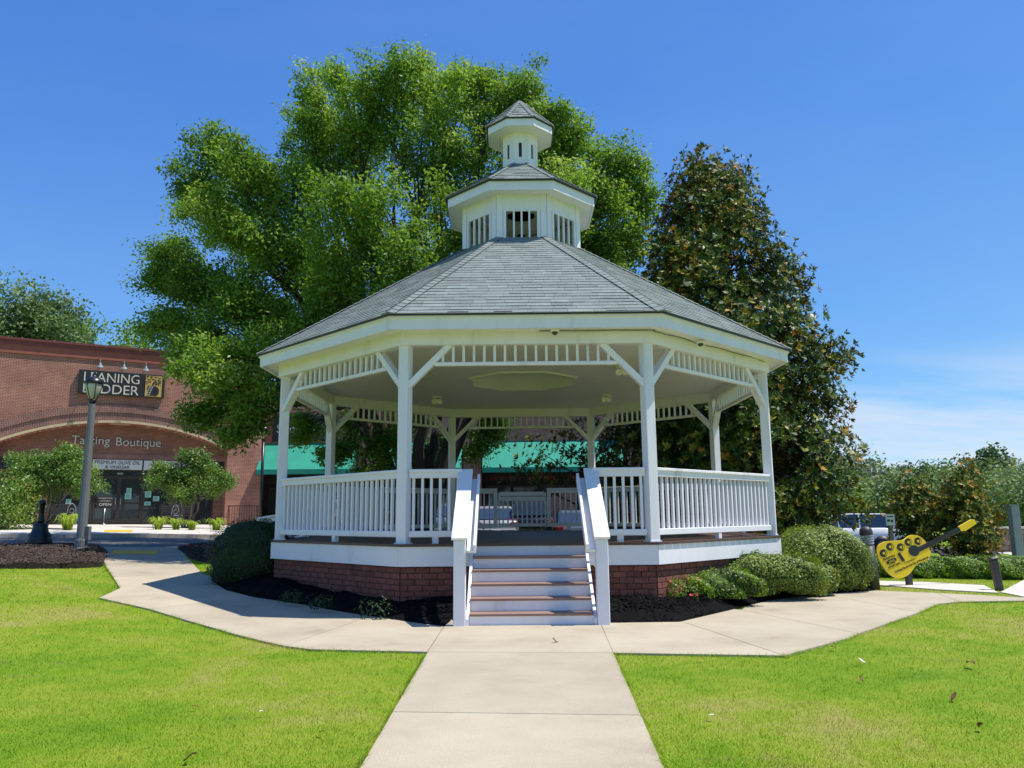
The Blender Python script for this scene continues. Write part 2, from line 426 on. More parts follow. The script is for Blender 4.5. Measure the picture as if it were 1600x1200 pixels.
# ------------------------------------------------------------------ terrain
def lawn_nodes(name, rough, blades):
    m, t, p, out = new_mat(name)
    gm = t.nodes.new('ShaderNodeNewGeometry')
    n1 = N(t, 'ShaderNodeTexNoise', i_Scale=.42, i_Detail=5.0, i_Roughness=.62, i_Distortion=.6)
    n2 = N(t, 'ShaderNodeTexNoise', i_Scale=2.6, i_Detail=6.0, i_Roughness=.65)
    for n in (n1, n2): t.links.new(gm.outputs['Position'], n.inputs['Vector'])
    r1 = ramp(t, [(.26, (.165, .335, .010)), (.42, (.25, .41, .014)), (.55, (.355, .455, .032)), (.68, (.46, .45, .10))])
    ad = N(t, 'ShaderNodeMath', operation='MULTIPLY_ADD', i_1=.45, i_2=-.225); t.links.new(n2.outputs['Fac'], ad.inputs[0])
    a2 = N(t, 'ShaderNodeMath', operation='ADD'); t.links.new(n1.outputs['Fac'], a2.inputs[0]); t.links.new(ad.outputs[0], a2.inputs[1])
    t.links.new(a2.outputs[0], r1.inputs[0])
    # worn patches where soil and dead grass show
    n3 = N(t, 'ShaderNodeTexNoise', i_Scale=.8, i_Detail=8.0, i_Roughness=.7)
    mp = t.nodes.new('ShaderNodeMapping'); mp.inputs['Location'].default_value = (4.1, 7.7, 0); mp.inputs['Scale'].default_value = (1, 1.9, 1)
    t.links.new(gm.outputs['Position'], mp.inputs[0]); t.links.new(mp.outputs[0], n3.inputs['Vector'])
    r3 = ramp(t, [(.60, (0, 0, 0)), (.74, (.75, .75, .75))]); t.links.new(n3.outputs['Fac'], r3.inputs[0])
    mb = N(t, 'ShaderNodeMixRGB', i_2=(.27, .20, .09, 1)); t.links.new(r3.outputs[0], mb.inputs[0]); t.links.new(r1.outputs[0], mb.inputs[1])
    col = mb.outputs[0]
    if blades:
        at = N(t, 'ShaderNodeAttribute', attribute_name='tone')
        mr = N(t, 'ShaderNodeMapRange', i_3=.78, i_4=1.28); t.links.new(at.outputs['Fac'], mr.inputs[0])
    else:
        nf = N(t, 'ShaderNodeTexNoise', i_Scale=70.0, i_Detail=4.0); t.links.new(gm.outputs['Position'], nf.inputs['Vector'])
        mr = N(t, 'ShaderNodeMapRange', i_1=.3, i_2=.7, i_3=.52, i_4=.84); t.links.new(nf.outputs['Fac'], mr.inputs[0])
        bn = N(t, 'ShaderNodeBump', i_Strength=.9, i_Distance=.03); t.links.new(nf.outputs['Fac'], bn.inputs['Height']); t.links.new(bn.outputs[0], p.inputs['Normal'])
    mu = N(t, 'ShaderNodeMixRGB', blend_type='MULTIPLY', i_0=1.0); t.links.new(col, mu.inputs[1]); t.links.new(mr.outputs[0], mu.inputs[2])
    t.links.new(mu.outputs[0], p.inputs['Base Color'])
    p.inputs['Roughness'].default_value = rough; p.inputs['Specular IOR Level'].default_value = .25
    if blades:
        tr = t.nodes.new('ShaderNodeBsdfTranslucent'); t.links.new(mu.outputs[0], tr.inputs[0])
        ms = N(t, 'ShaderNodeMixShader', i_0=.4); t.links.new(p.outputs[0], ms.inputs[1]); t.links.new(tr.outputs[0], ms.inputs[2]); t.links.new(ms.outputs[0], out.inputs[0])
    return m
LAWN = lawn_nodes('lawn ground', .95, False)
BLADE = lawn_nodes('grass blades', .6, True)

_a = np.concatenate([np.arange(-30, 30.01, .5)])
_far = np.array([34, 40, 50, 65, 90, 130, 200, 320, 520, 900.])
gx = np.concatenate([-_far[::-1], _a, _far])
GX, GY = np.meshgrid(gx, gx)
nG = len(gx)
gv = np.stack([GX.ravel(), GY.ravel(), g(GX, GY).ravel()], 1)
ii = np.arange(nG*nG).reshape(nG, nG)
gq = np.stack([ii[:-1, :-1], ii[:-1, 1:], ii[1:, 1:], ii[1:, :-1]], -1).reshape(-1, 4)
tag(link('lawn', mesh_np('lawn', gv, gq, smooth=True), LAWN), kind='structure')

NOGRASS = []
def pip(poly, x, y):
    inside = np.zeros(len(x), bool); n = len(poly); j = n-1
    for i in range(n):
        xi, yi = poly[i]; xj, yj = poly[j]
        c = ((yi > y) != (yj > y)) & (x < (xj-xi)*(y-yi)/(yj-yi+1e-12)+xi)
        inside ^= c; j = i
    return inside
def patch_mesh(name, poly, zf, step=.6, thick=.12, bevel=0.0):
    """a sheet following the terrain, cut from a polygon, with a skirt down its edges"""
    bm = bmesh.new()
    vs = [bm.verts.new((x, y, 0)) for x, y in poly]
    f = bm.faces.new(vs); f.normal_update()
    if f.normal.z < 0: f.normal_flip()
    xs = [p[0] for p in poly]; ys = [p[1] for p in poly]
    for ax, lo, hi in ((0, min(xs), max(xs)), (1, min(ys), max(ys))):
        k = math.floor(lo/step)+1
        while k*step < hi:
            co = [0, 0, 0]; no = [0, 0, 0]; co[ax] = k*step; no[ax] = 1
            bmesh.ops.bisect_plane(bm, geom=bm.verts[:]+bm.edges[:]+bm.faces[:], plane_co=co, plane_no=no)
            k += 1
    edges = [e for e in bm.edges if e.is_boundary]
    ret = bmesh.ops.extrude_edge_only(bm, edges=edges)
    low = {v for v in ret['geom'] if isinstance(v, bmesh.types.BMVert)}
    for v in bm.verts: v.co.z = zf(v.co.x, v.co.y)-(thick if v in low else 0)
    bmesh.ops.recalc_face_normals(bm, faces=bm.faces[:])
    me = bpy.data.meshes.new(name); bm.to_mesh(me); bm.free()
    return me
def gz(dz): return lambda x, y: float(g(x, y))+dz
def px(*pts): return [ong(u, v) for u, v in pts]
def shrink(poly, d):
    """pull a polygon's corners in a little so that neighbouring slabs leave a joint"""
    n = len(poly); out = []
    area = sum(poly[i][0]*poly[(i+1) % n][1]-poly[(i+1) % n][0]*poly[i][1] for i in range(n))
    sgn = 1 if area > 0 else -1
    for i in range(n):
        p = Vector(poly[i]); a = Vector(poly[i-1]); b = Vector(poly[(i+1) % n])
        e1 = (p-a).normalized(); e2 = (b-p).normalized()
        n1 = Vector((-e1.y, e1.x))*sgn; n2 = Vector((-e2.y, e2.x))*sgn
        k = max(1+n1.dot(n2), .35)
        q = p+(n1+n2)*(d/k); out.append((q.x, q.y))
    return out
def slab(poly, parent, mat=None, dz=.022, j=.005):
    NOGRASS.append(poly)
    me = patch_mesh('slab', shrink(poly, j), gz(dz)); me.materials.append(mat or CONC)
    return link('slab', me, None, parent)
def structure(name):
    o = bpy.data.objects.new(name, None); COL.objects.link(o); o['kind'] = 'structure'; return o

# the walk up to the stairs, slab by slab
walk = structure('walkway')
xl = lambda y: -1.07+.009*max(0, -7.4-y)
xr = lambda y: .87+.047*(y+5.5)
ys = [-4.3, -7.36, -9.78, -12.2, -14.6, -17.0, -19.4]
for a, b in zip(ys, ys[1:]):
    slab([(xl(a), a), (xl(b), b), (xr(b), b-.15), (xr(a), a-.15)], walk)
cl = (xl(-4.3), -4.3); cl2 = (xl(-7.36), -7.36); cr = (xr(-4.3), -4.45); cr2 = (xr(-7.51), -7.51)
# curved paths to both sides
pl = structure('path')
slab([cl, cl2, ong(485, 1018), ong(444, 1012.5), (-2.1, -4.2)], pl)
slab([ong(444, 1012.5), ong(340, 986), ong(231, 953.5), ong(388, 936), (-3.9, -2.6), (-2.1, -4.2)], pl)
slab([ong(231, 953.5), ong(154, 936.5), ong(187, 921), ong(176, 903), ong(318, 899), ong(340, 905), (-4.6, -1.6), (-3.9, -2.6), ong(388, 936)], pl)
slab([ong(176, 903), ong(164.5, 886), ong(160, 872), ong(292, 872), ong(318, 899)], pl)
slab([ong(160, 872), ong(158, 856), ong(280, 856), ong(292, 872)], pl)
pr = structure('path')
slab([cr, (1.6, -3.9), ong(1060, 972), ong(1226, 1028), cr2], pr)
slab([ong(1060, 972), (2.5, -3.6), ong(1158, 955), ong(1342, 993), ong(1327, 1000), ong(1226, 1028)], pr)
slab([ong(1158, 955), (4.0, -2.0), ong(1285, 930), ong(1436, 959.5), ong(1429, 962), ong(1342, 993)], pr)
slab([ong(1285, 930), ong(1370, 924.5), ong(1463, 928.5), ong(1500, 942.5), ong(1466, 946), ong(1436, 959.5)], pr)
slab([ong(1463, 928.5), ong(1600, 935.5), ong(1700, 940), ong(1700, 944), ong(1600, 941), ong(1500, 942.5)], pr)
# sidewalks over on the right
sw = structure('sidewalk')
slab([ong(1340, 908), ong(1450, 911), ong(1538, 916), ong(1562, 928), ong(1463, 922.5), ong(1360, 914.5)], sw, CONC2, .02)
slab([ong(1563, 926.5), ong(1604, 905), ong(1720, 905), ong(1720, 937), ong(1606, 935.2)], sw, CONC2, .018)
slab([ong(1480, 862), ong(1555, 857.5), ong(1720, 866), ong(1720, 876), ong(1590, 870.5)], sw, CONC2, .02)

# road in front of the shops, with kerbs
road = [ong(-160, 855), ong(120, 856.5), ong(285, 856), ong(345, 852), ong(430, 850)]
rA = ong(-160, 841); rB = ong(345, 841)
far = [(rB[0]+8, rB[1]+5), (rB[0], rB[1]), ong(210, 840), ong(100, 841), rA]
near = [ong(-160, 856), ong(160, 857), ong(282, 857), ong(340, 853), (rB[0]+9, rB[1]-1.5)]
roadpoly = near+far
NOGRASS.append(roadpoly)
tag(link('road', patch_mesh('road', roadpoly, gz(.012)), ASPH), kind='structure')
lot = [(-9.5, 13.5), (14, 12.5), (16, 25.2), (-9.5, 25.2)]
NOGRASS.append(lot)
tag(link('parking_lot', patch_mesh('parking_lot', lot, gz(.012), 1.0), ASPH), kind='structure')
# raised pavement in front of the shop
fx, fy = .868, .4966                                     # direction along the shop front
S0 = np.array([-18.8, 21.3])
def fr(s, n): return (S0[0]+fx*s+fy*n, S0[1]+fy*s-fx*n)  # along the front, out from it
pv = [fr(-16, -.6)]+[rA, ong(100, 841), ong(210, 840), rB, (rB[0]+1.2, rB[1]+.8)]+[fr(9.5, 1.0), fr(9.5, -.8)]
NOGRASS.append(pv)
tag(link('pavement', patch_mesh('pavement', shrink(pv, .16), gz(.125), 1.0), CONC2), kind='structure')
kb = structure('kerb')
kp = [rA, ong(100, 841), ong(210, 840), rB, (rB[0]+1.2, rB[1]+.8)]
for a, b in zip(kp, kp[1:]):
    a = np.array(a); b = np.array(b); n = max(1, int(np.linalg.norm(b-a)/2.4))
    for k in range(n):
        p = a+(b-a)*(k/n+.004); q = a+(b-a)*((k+1)/n-.004)
        d = (q-p)/np.linalg.norm(q-p); nn = np.array([-d[1], d[0]])*.16
        me = patch_mesh('kerbstone', [tuple(p), tuple(q), tuple(q+nn), tuple(p+nn)], gz(.13), 3.0, .2); me.materials.append(KERB)
        link('kerbstone', me, None, kb)
def marking(poly, mat, name, dz):
    return tag(link(name, patch_mesh(name, poly, gz(dz), .6, .004), mat), kind='structure')
marking(px((178, 861), (248, 862), (243, 868), (172, 867)), YELLOW, 'tactile_strip', .028)
marking(px((163, 833.5), (208, 833.5), (206, 837), (162, 837)), YELLOW, 'tactile_strip', .134)

# mulch beds
def ndist(x, y):
    return max(x*math.cos(R(-90+45*i))+y*math.sin(R(-90+45*i)) for i in range(8))-4.36
edgeR = px((951, 976), (1062, 974.5), (1130, 958.5), (1200, 941), (1240, 934.5), (1300, 929.5), (1366, 925))
edgeL = px((331, 900), (331, 909), (352, 924), (395, 935), (480, 948), (560, 962.5), (643, 975), (694, 981.5))
def edist(x, y):
    best = 9.
    for e in (edgeR, edgeL):
        for (ax, ay), (bx, by) in zip(e, e[1:]):
            dx_, dy_ = bx-ax, by-ay; t = min(max(((x-ax)*dx_+(y-ay)*dy_)/(dx_*dx_+dy_*dy_), 0), 1)
            best = min(best, math.hypot(x-ax-t*dx_, y-ay-t*dy_))
    return best
def bedz(x, y):
    d = min(max((1.15-ndist(x, y))/1.05, 0), 1); k = min(edist(x, y)/.42, 1)
    w = (.018*math.sin(5.1*x+1.3*y)+.014*math.sin(3.3*y-6.7*x+1))*min(1, d*2)
    return float(g(x, y))+.026+(.02+.19*d*d*(3-2*d)+w)*k*k*(3-2*k)
bedR = edgeR+[(6.6, 1.5), (7.5, 4.0), (9.5, 7.0), (8, 12.5), (0, 12.5), (0, -4.2), (.93, -4.2)]
bedL = [(-.96, -4.2), (0, -4.2), (0, 12.5), (-7.0, 12.5), (-6.6, 3.0)]+edgeL
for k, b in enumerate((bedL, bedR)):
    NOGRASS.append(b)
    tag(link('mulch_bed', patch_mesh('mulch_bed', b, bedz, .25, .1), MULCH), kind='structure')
def mound(h, cx, cy, r):
    def f(x, y):
        d = max(0, 1-((x-cx)**2+(y-cy)**2)/(r*r)); return float(g(x, y))+.05+h*d+.015*math.sin(7*x+3*y)
    return f
bl1 = px((-60, 889), (60, 889), (120, 888.5), (160, 886), (166, 872), (150, 862), (110, 857), (40, 854.5), (-60, 854))
bl2 = px((300, 874), (278, 859), (300, 852.5), (345, 851), (400, 853), (400, 872), (338, 884))
bl3 = px((1455, 862), (1490, 857.5), (1560, 866), (1574, 880), (1535, 887), (1480, 882))
c1 = np.mean(bl1, 0)
bedB = []
for b, zf in ((bl1, mound(.12, c1[0], c1[1], 4)), (bl2, gz(.06)), (bl3, gz(.05))):
    NOGRASS.append(b); bedB.append((b, zf))
    tag(link('mulch_bed', patch_mesh('mulch_bed', b, zf, .3, .1), MULCHB), kind='structure')
# planting strip by the shop
bl4 = [fr(-14, .5), fr(-14, 9), fr(-2.3, 8.6), fr(-2.2, 6.6), fr(-2.0, .7)]
bl5 = [fr(2.6, .8), fr(2.7, 7.0), fr(4.0, 9.0), fr(9.2, 7.0), fr(9.2, .8)]
def chips(polys, n, size, mat, name, label):
    V = []; T = []
    base = np.array([(-1, -1, -1), (1, -1, -1), (1, 1, -1), (-1, 1, -1), (-1, -1, 1), (1, -1, 1), (1, 1, 1), (-1, 1, 1)], float)
    for poly, zf, k in polys:
        P = np.array(poly); lo = P.min(0); hi = P.max(0)
        hi = np.minimum(hi, [9, 3.0]) if zf is bedz else hi
        got = 0
        while got < k:
            x = rng.uniform(lo[0], hi[0], 4000); y = rng.uniform(lo[1], hi[1], 4000)
            ok = pip(poly, x, y)
            nd = np.array([ndist(a, b) for a, b in zip(x, y)]); ok &= nd > .02
            x = x[ok][:k-got]; y = y[ok][:k-got]; got += len(x)
            if len(x) == 0: break
            for a, b in zip(x, y):
                s = size*rng.uniform(.5, 1.5)
                an = rng.uniform(0, PI, 3)*np.array([.5, .5, 2])
                M = Matrix.Rotation(an[2], 3, 'Z') @ Matrix.Rotation(an[0]-.7, 3, 'X') @ Matrix.Rotation(an[1]-.7, 3, 'Y')
                V.append((base*np.array([s, s*.35, s*.16])) @ np.array(M).T+np.array([a, b, zf(a, b)+s*.15])); T.append(rng.random())
    V = np.concatenate(V); n = len(T)
    q = np.array([(0, 3, 2, 1), (4, 5, 6, 7), (0, 1, 5, 4), (1, 2, 6, 5), (2, 3, 7, 6), (3, 0, 4, 7)])
    Q = (np.arange(n)[:, None, None]*8+q[None]).reshape(-1, 4)
    return tag(link(name, mesh_np(name, V, Q, np.repeat(T, 6)), mat), label, 'mulch', kind='stuff')
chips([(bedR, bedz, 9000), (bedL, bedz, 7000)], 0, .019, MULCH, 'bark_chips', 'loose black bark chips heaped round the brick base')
chips([(bedB[0][0], bedB[0][1], 6500), (bedB[1][0], bedB[1][1], 1800)], 0, .032, MULCHB, 'bark_chips', 'brown bark chips under the grey lamp post')

# mown grass, blade by blade where it is near enough to see
def grass(n, h0, w0):
    # sampled fan-wise over the lawns round the walk, denser close by
    az = rng.uniform(-1.15, 1.15, n); t = 2.6+24*rng.random(n)**1.6
    x = -.2+np.sin(az)*t; y = -15.5+np.cos(az)*t
    ok = np.ones(n, bool)
    for b in NOGRASS: ok &= ~pip(b, x, y)
    x = x[ok]; y = y[ok]; d = t[ok]; n = len(x); z = g(x, y)
    h = h0*rng.uniform(.55, 1.35, n); w = w0*rng.uniform(.7, 1.3, n)*np.maximum(d/9, .8)
    a = rng.uniform(0, 2*PI, n); ln = rng.uniform(.15, .95, n)*h; b = rng.uniform(0, 2*PI, n)
    base = np.stack([x, y, z-.004], 1); wv = np.stack([np.cos(a)*w, np.sin(a)*w, 0*a], 1)
    tip = base+np.stack([np.cos(b)*ln, np.sin(b)*ln, h], 1)
    V = np.stack([base-wv, base+wv, tip], 1).reshape(-1, 3)
    return V, rng.random(n)*.8+.1
G = [grass(780000, .024, .0036)]
def fringe(polys, per_m=260):
    # longer blades leaning over the edges of the concrete
    X = []; D = []
    for poly in polys:
        a2 = sum(poly[i][0]*poly[(i+1) % len(poly)][1]-poly[(i+1) % len(poly)][0]*poly[i][1] for i in range(len(poly)))
        for i in range(len(poly)):
            a = np.array(poly[i]); b = np.array(poly[(i+1) % len(poly)]); L_ = np.linalg.norm(b-a); k = int(L_*per_m)
            if k == 0: continue
            e = (b-a)/L_; nn = np.array([e[1], -e[0]])*(1 if a2 > 0 else -1)
            X.append(a+(b-a)*rng.random((k, 1))+nn*(rng.random((k, 1))*.035+.001)); D.append(np.repeat(-nn[None], k, 0))
    X = np.concatenate(X); D = np.concatenate(D); x, y = X[:, 0], X[:, 1]
    ok = (y > -12) & (y < 12)
    for b in NOGRASS: ok &= ~pip(b, x, y)
    # ragged: keep blades only where a slow noise says so
    ok &= (np.sin(x*3.1+y*2.3)+np.sin(x*7.7-y*5.9+1)+rng.normal(0, .8, len(x))) > -.6
    x = x[ok]; y = y[ok]; D = D[ok]; n = len(x); h = rng.uniform(.025, .058, n); ln = h*rng.uniform(.2, 1.0, n); a = rng.uniform(0, 2*PI, n); w = .0034
    base = np.stack([x, y, g(x, y)-.004], 1); wv = np.stack([np.cos(a)*w, np.sin(a)*w, 0*a], 1)
    tip = base+np.stack([D[:, 0]*ln+rng.normal(0, .012, n), D[:, 1]*ln+rng.normal(0, .012, n), h], 1)
    return np.stack([base-wv, base+wv, tip], 1).reshape(-1, 3), rng.random(n)*.8+.1
G.append(fringe(NOGRASS[:16]))
GV = np.concatenate([a for a, _ in G]); GT = np.concatenate([b for _, b in G])
tag(link('grass', mesh_np('grass', GV, np.arange(len(GV)).reshape(-1, 3), GT), BLADE), 'short mown lime green grass either side of the walk', 'grass', kind='stuff')
tag(link('access_road', patch_mesh('access_road', [(9.5, 19.0), (40, 15.5), (44, 27), (9.5, 26.5)], gz(.012), 1.0), ASPH), kind='structure')

# ------------------------------------------------------------------ the gazebo
S8, C8 = math.sin(PI/8), math.cos(PI/8)
def octo(rad, z, ph=PI/8): return [(rad*math.cos(k*PI/4+ph), rad*math.sin(k*PI/4+ph), z) for k in range(8)]
def ring_faces(mb, ra, za, rb, zb, mi=0, flip=False):
    A = octo(ra, za); B = octo(rb, zb)
    fs = [(i, (i+1) % 8, 8+(i+1) % 8, 8+i) for i in range(8)]
    if flip: fs = [f[::-1] for f in fs]
    mb.add(A+B, fs, mi)
gaz = thing('gazebo', 'large white octagonal gazebo with grey shingle roof and brick base', 'gazebo')
def side_copies(me, name, parent, sides, mat=None):
    out = []
    for i in sides:
        o = link(name, me, mat, parent); o.rotation_euler = (0, 0, i*PI/4); out.append(o)
    return out
PR, AP = 4.622, 4.622*C8
PT = PR*S8                                                # half distance between posts
DA = 4.7618*C8                                            # deck edge
# brick base: mortar core with each brick laid on it
core = MB(); ring_faces(core, 4.655, -.1, 4.655, ZD-.30)
fnd = core.build('foundation', MORTAR, gaz)
bw, bh, bj = .194, .071, .010
def brick_mesh(w):
    m = MB(); m.cbox(-w/2, w/2, -.03, .03, 0, bh, .004, tone=0); return m
bmesh_w = {}
nb = 0; restb = MB()
fa = 4.655*C8; ft = 4.655*S8
for side in (0, 7, 1, 2, 6, 3, 5, 4):
    for row in range(8):
        z = ZD-.315-(row+1)*(bh+bj)
        if z < -.06: break
        t = -ft-.005; first = True
        while t < ft-.03:
            w = bw if not (first and row % 2) else bw/2
            w = min(w, ft+.005-t)
            if w < .035: break
            dep = rng.uniform(-.003, .003); tn = float(np.clip(rng.normal(.5, .28), 0, 1))
            if side in (0, 7, 1) and z > -.02 and nb < 300 and not (side == 0 and abs(t+w/2) < .8):
                key = (round(w, 3), int(tn*5))
                if key not in bmesh_w:
                    m = MB(); m.cbox(-w/2, w/2, -.03, .03, 0, bh, .004, tone=tn); bmesh_w[key] = m.mesh('brick'); bmesh_w[key].materials.append(BRICK)
                o = link('brick', bmesh_w[key], None, fnd)
                M = Matrix.Rotation(side*PI/4, 4, 'Z') @ Matrix.Translation((t+w/2, -fa-.012+dep, z)) @ Matrix.Rotation(rng.normal(0, .006), 4, 'Y')
                o.matrix_local = M; nb += 1
            elif not (side == 0 and abs(t+w/2) < .8):
                M = Matrix.Rotation(side*PI/4, 4, 'Z')
                restb.box(t, t+w, -fa-.042+dep, -fa+.018, z, z+bh, 0, tn, M)
            t += w+bj; first = False
tag(restb.build('brickwork', BRICK, fnd), kind='stuff')
# skirt boards, deck
m = MB(); m.prism([(-4.7618*S8+.002, -DA), (4.7618*S8-.002, -DA), (4.7618*S8-.02, -DA+.04), (-4.7618*S8+.02, -DA+.04)], ZD-.3076, ZD-.036)
me = m.mesh('skirt_board'); side_copies(me, 'skirt_board', gaz, range(8), WHITE)
dk = MB(); dk.prism([(x, y) for x, y, z in octo(4.68, 0)], ZD-.10, ZD-.034)
deck = dk.build('deck', DECKW, gaz)
y = -DA-.03; k = 0
while y < DA+.03:
    y1 = min(y+.139, DA+.03)
    lim = lambda yy: min(4.79*C8, 4.79*C8*math.sqrt(2)-abs(yy))
    a, b = lim(y), lim(y1-.006)
    m = MB(); m.prism([(-a, y), (a, y), (b, y1-.006), (-b, y1-.006)], ZD-.03, ZD, 0, rng.random())
    m.build('deck_board', DECKW, deck); y = y1; k += 1
# posts (square, one face outwards), bases
m = MB(); m.cbox(-.078, .078, -.078, .078, ZD, ZD+2.87, .008)
pme = m.mesh('post')
m = MB(); m.box(-.095, .095, -.095, .095, ZD+.001, ZD+.018)
bme = m.mesh('post_base')
for k in range(8):
    a = k*PI/4+PI/8
    o = link('post', pme, WHITE, gaz, (PR*math.cos(a), PR*math.sin(a), 0), a)
    link('post_base', bme, WHITE, o)
# beams under the soffit
m = MB(); q = 4.7494*C8; qi = q-.19
m.prism([(-4.7494*S8, -q), (4.7494*S8, -q), (4.7494*S8*qi/q, -qi), (-4.7494*S8*qi/q, -qi)], ZD+2.86, ZD+3.075)
side_copies(m.mesh('beam'), 'beam', gaz, range(8), WHITE)
# frieze under each beam: rail and spindles
fz0, fz1 = ZD+2.56, ZD+2.615
m = MB(); m.cbox(-PT+.42, PT-.42, -AP-.035, -AP+.035, fz0, fz1, .005)
frm = m.mesh('frieze_rail')
m = MB(); m.box(-.018, .018, -.018, .018, fz1, ZD+2.862); spm = m.mesh('spindle'); spm.materials.append(WHITE)
nsp = 17
for i, o in zip(range(8), side_copies(frm, 'frieze_rail', gaz, range(8), WHITE)):
    for k in range(nsp):
        t = (-PT+.55)+(2*PT-1.1)*k/(nsp-1)
        link('spindle', spm, None, o, (t, -AP, 0))
# knee braces
for sgn, nmx in ((-1, 'a'), (1, 'b')):
    m = MB(); m.beam((sgn*(PT-.03), -AP, ZD+2.25), (sgn*(PT-.66), -AP, ZD+2.88), .09, .13, up=(0, 1, 0), c=.006)
    side_copies(m.mesh('knee_brace'), 'knee_brace', gaz, range(8), WHITE)
# railings
bal = MB(); bal.box(-.019, .019, -.019, .019, ZD+.178, ZD+.945); balm = bal.mesh('baluster'); balm.materials.append(WHITE)
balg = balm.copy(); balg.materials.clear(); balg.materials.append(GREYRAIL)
def railing(side, t0, t1, mat, bm_, end=None):
    m = MB()
    m.cbox(t0, t1, -AP-.075, -AP+.075, ZD+1.008, ZD+1.05, .006)
    m.cbox(t0, t1, -AP-.05, -AP+.05, ZD+.925, ZD+1.0115, .004)
    c = (t0+t1)/2; mb = MB()
    mb.cbox(t0, t1, -AP-.045, -AP+.045, ZD+.092, ZD+.180, .006)
    mb.cbox(c-.045, c+.045, -AP-.038, -AP+.038, ZD, ZD+.11, .004)
    if end is not None: m.cbox(end-.05, end+.05, -AP-.052, -AP+.052, ZD+.15, ZD+1.03, .006)
    o = m.build('railing', mat, gaz); o.rotation_euler = (0, 0, side*PI/4)
    mb.build('bottom_rail', mat, o)
    n = max(2, round((t1-t0)/.128))
    for k in range(n):
        t = t0+(t1-t0)*(k+.5)/n
        if end is not None and abs(t-end) < .075: continue
        link('baluster', bm_, None, o, (t, -AP, 0))
    return o
e = PT-.078
for sd_ in (1, 2, 6, 7): railing(sd_, -e, e, WHITE, balm)
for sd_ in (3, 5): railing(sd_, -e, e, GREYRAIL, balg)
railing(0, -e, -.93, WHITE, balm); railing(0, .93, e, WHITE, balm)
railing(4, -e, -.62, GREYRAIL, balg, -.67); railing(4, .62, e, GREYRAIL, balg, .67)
m = MB()                                                   # the gate at the back
m.cbox(-.56, .56, -AP-.03, -AP+.03, ZD+.86, ZD+.96, .005); m.cbox(-.56, .56, -AP-.02, -AP+.02, ZD+.74, ZD+.845, .004); m.cbox(-.56, .56, -AP-.03, -AP+.03, ZD+.10, ZD+.18, .005)
for t in (-.60, .56): m.box(t, t+.04, -AP-.03, -AP+.03, ZD+.08, ZD+.94)
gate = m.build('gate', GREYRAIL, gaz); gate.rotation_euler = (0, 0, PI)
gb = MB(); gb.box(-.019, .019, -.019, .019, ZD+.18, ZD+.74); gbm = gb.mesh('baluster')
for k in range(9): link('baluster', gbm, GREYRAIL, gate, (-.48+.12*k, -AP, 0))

# stairs: six risers, five treads, newels, sloping cap rails
h, tr = .163, .22
y0 = -DA-.003
m = MB()
prof_ = [(y0+.04, .01), (y0-5*tr+.03, .01)]
for k in range(5, 0, -1): prof_ += [(y0-k*tr+.03, ZD-k*h-.034), (y0-(k-1)*tr+.03, ZD-k*h-.034)]
prof_ += [(y0+.03, ZD-.2), (y0+.04, ZD-.2)]
n = len(prof_); vs = [(-.755, a, b) for a, b in prof_]+[(.783, a, b) for a, b in prof_]
m.add(vs, [(i, (i+1) % n, n+(i+1) % n, n+i) for i in range(n)])
stair = m.build('staircase', DECKW, gaz)
for xs in ((-.80, -.762), (.79, .828)):
    m = MB(); poly = [(y0, 0), (y0-5*tr-.02, 0), (y0-5*tr-.02, .10), (y0-.02, ZD-.05), (y0, ZD-.05)]
    vs = [(xs[0], a, b) for a, b in poly]+[(xs[1], a, b) for a, b in poly]; n = len(poly)
    m.add(vs, [tuple(range(n)), tuple(range(2*n-1, n-1, -1))]+[(i, n+i, n+(i+1) % n, (i+1) % n) for i in range(n)]); m.build('stringer', WHITE, stair)
for k in range(6):
    yy = y0-k*tr
    m = MB(); m.box(-.76, .788, yy+.006, yy+.028, ZD-(k+1)*h+(.002 if k < 5 else .004), ZD-k*h-.034); m.build('riser', WHITE, stair)
    if k:
        m = MB()
        for a, b, tn in ((0, .112, .4), (.116, .228, .6)):
            m.cbox(-.76, .788, yy-.014+a, yy-.014+b, ZD-k*h-.032, ZD-k*h, .005, tone=tn)
        m.build('tread', TREADW, stair)
for x0, x1 in ((-.955, -.805), (.832, .985)):
    m = MB(); m.cbox(x0, x1, y0-5*tr-.06, y0-5*tr+.09, .004, 1.06, .008); m.build('newel_post', WHITE, stair)
    inn = 1 if x0 < 0 else -1
    xc = (x0+x1)/2
    m = MB(); m.beam((xc, y0+.12, 2.012), (xc, y0-5*tr-.09, 1.075), .20, .038, c=.005)
    m.beam((xc, y0+.12, 1.95), (xc, y0-5*tr-.03, 1.02), .09, .085)
    m.build('cap_rail', WHITE, stair)
    xi = xc+inn*.135
    m = MB(); m.beam((xi, y0+.10, 1.87), (xi, y0-5*tr-.07, .92), .09, .035, c=.004); m.beam((xi+inn*.055, y0+.10, 1.90), (xi+inn*.055, y0-5*tr-.07, .95), .035, .13, c=.004)
    m.build('grab_rail', WHITE, stair)
    sb = MB(); sb.box(-.019, .019, -.019, .019, 0, .75); sbm = sb.mesh('stair_baluster')
    for k in range(6):
        yy = y0-.12-k*.165; zt = 2.012-(.12+.12+k*.165)*.937/1.31
        m = MB(); m.box(-.019, .019, -.019, .019, max(.0, ZD-.1-(.12+k*.165)*.745), zt-.06); link('baluster', m.mesh('baluster'), WHITE, stair, (xc, yy, 0))
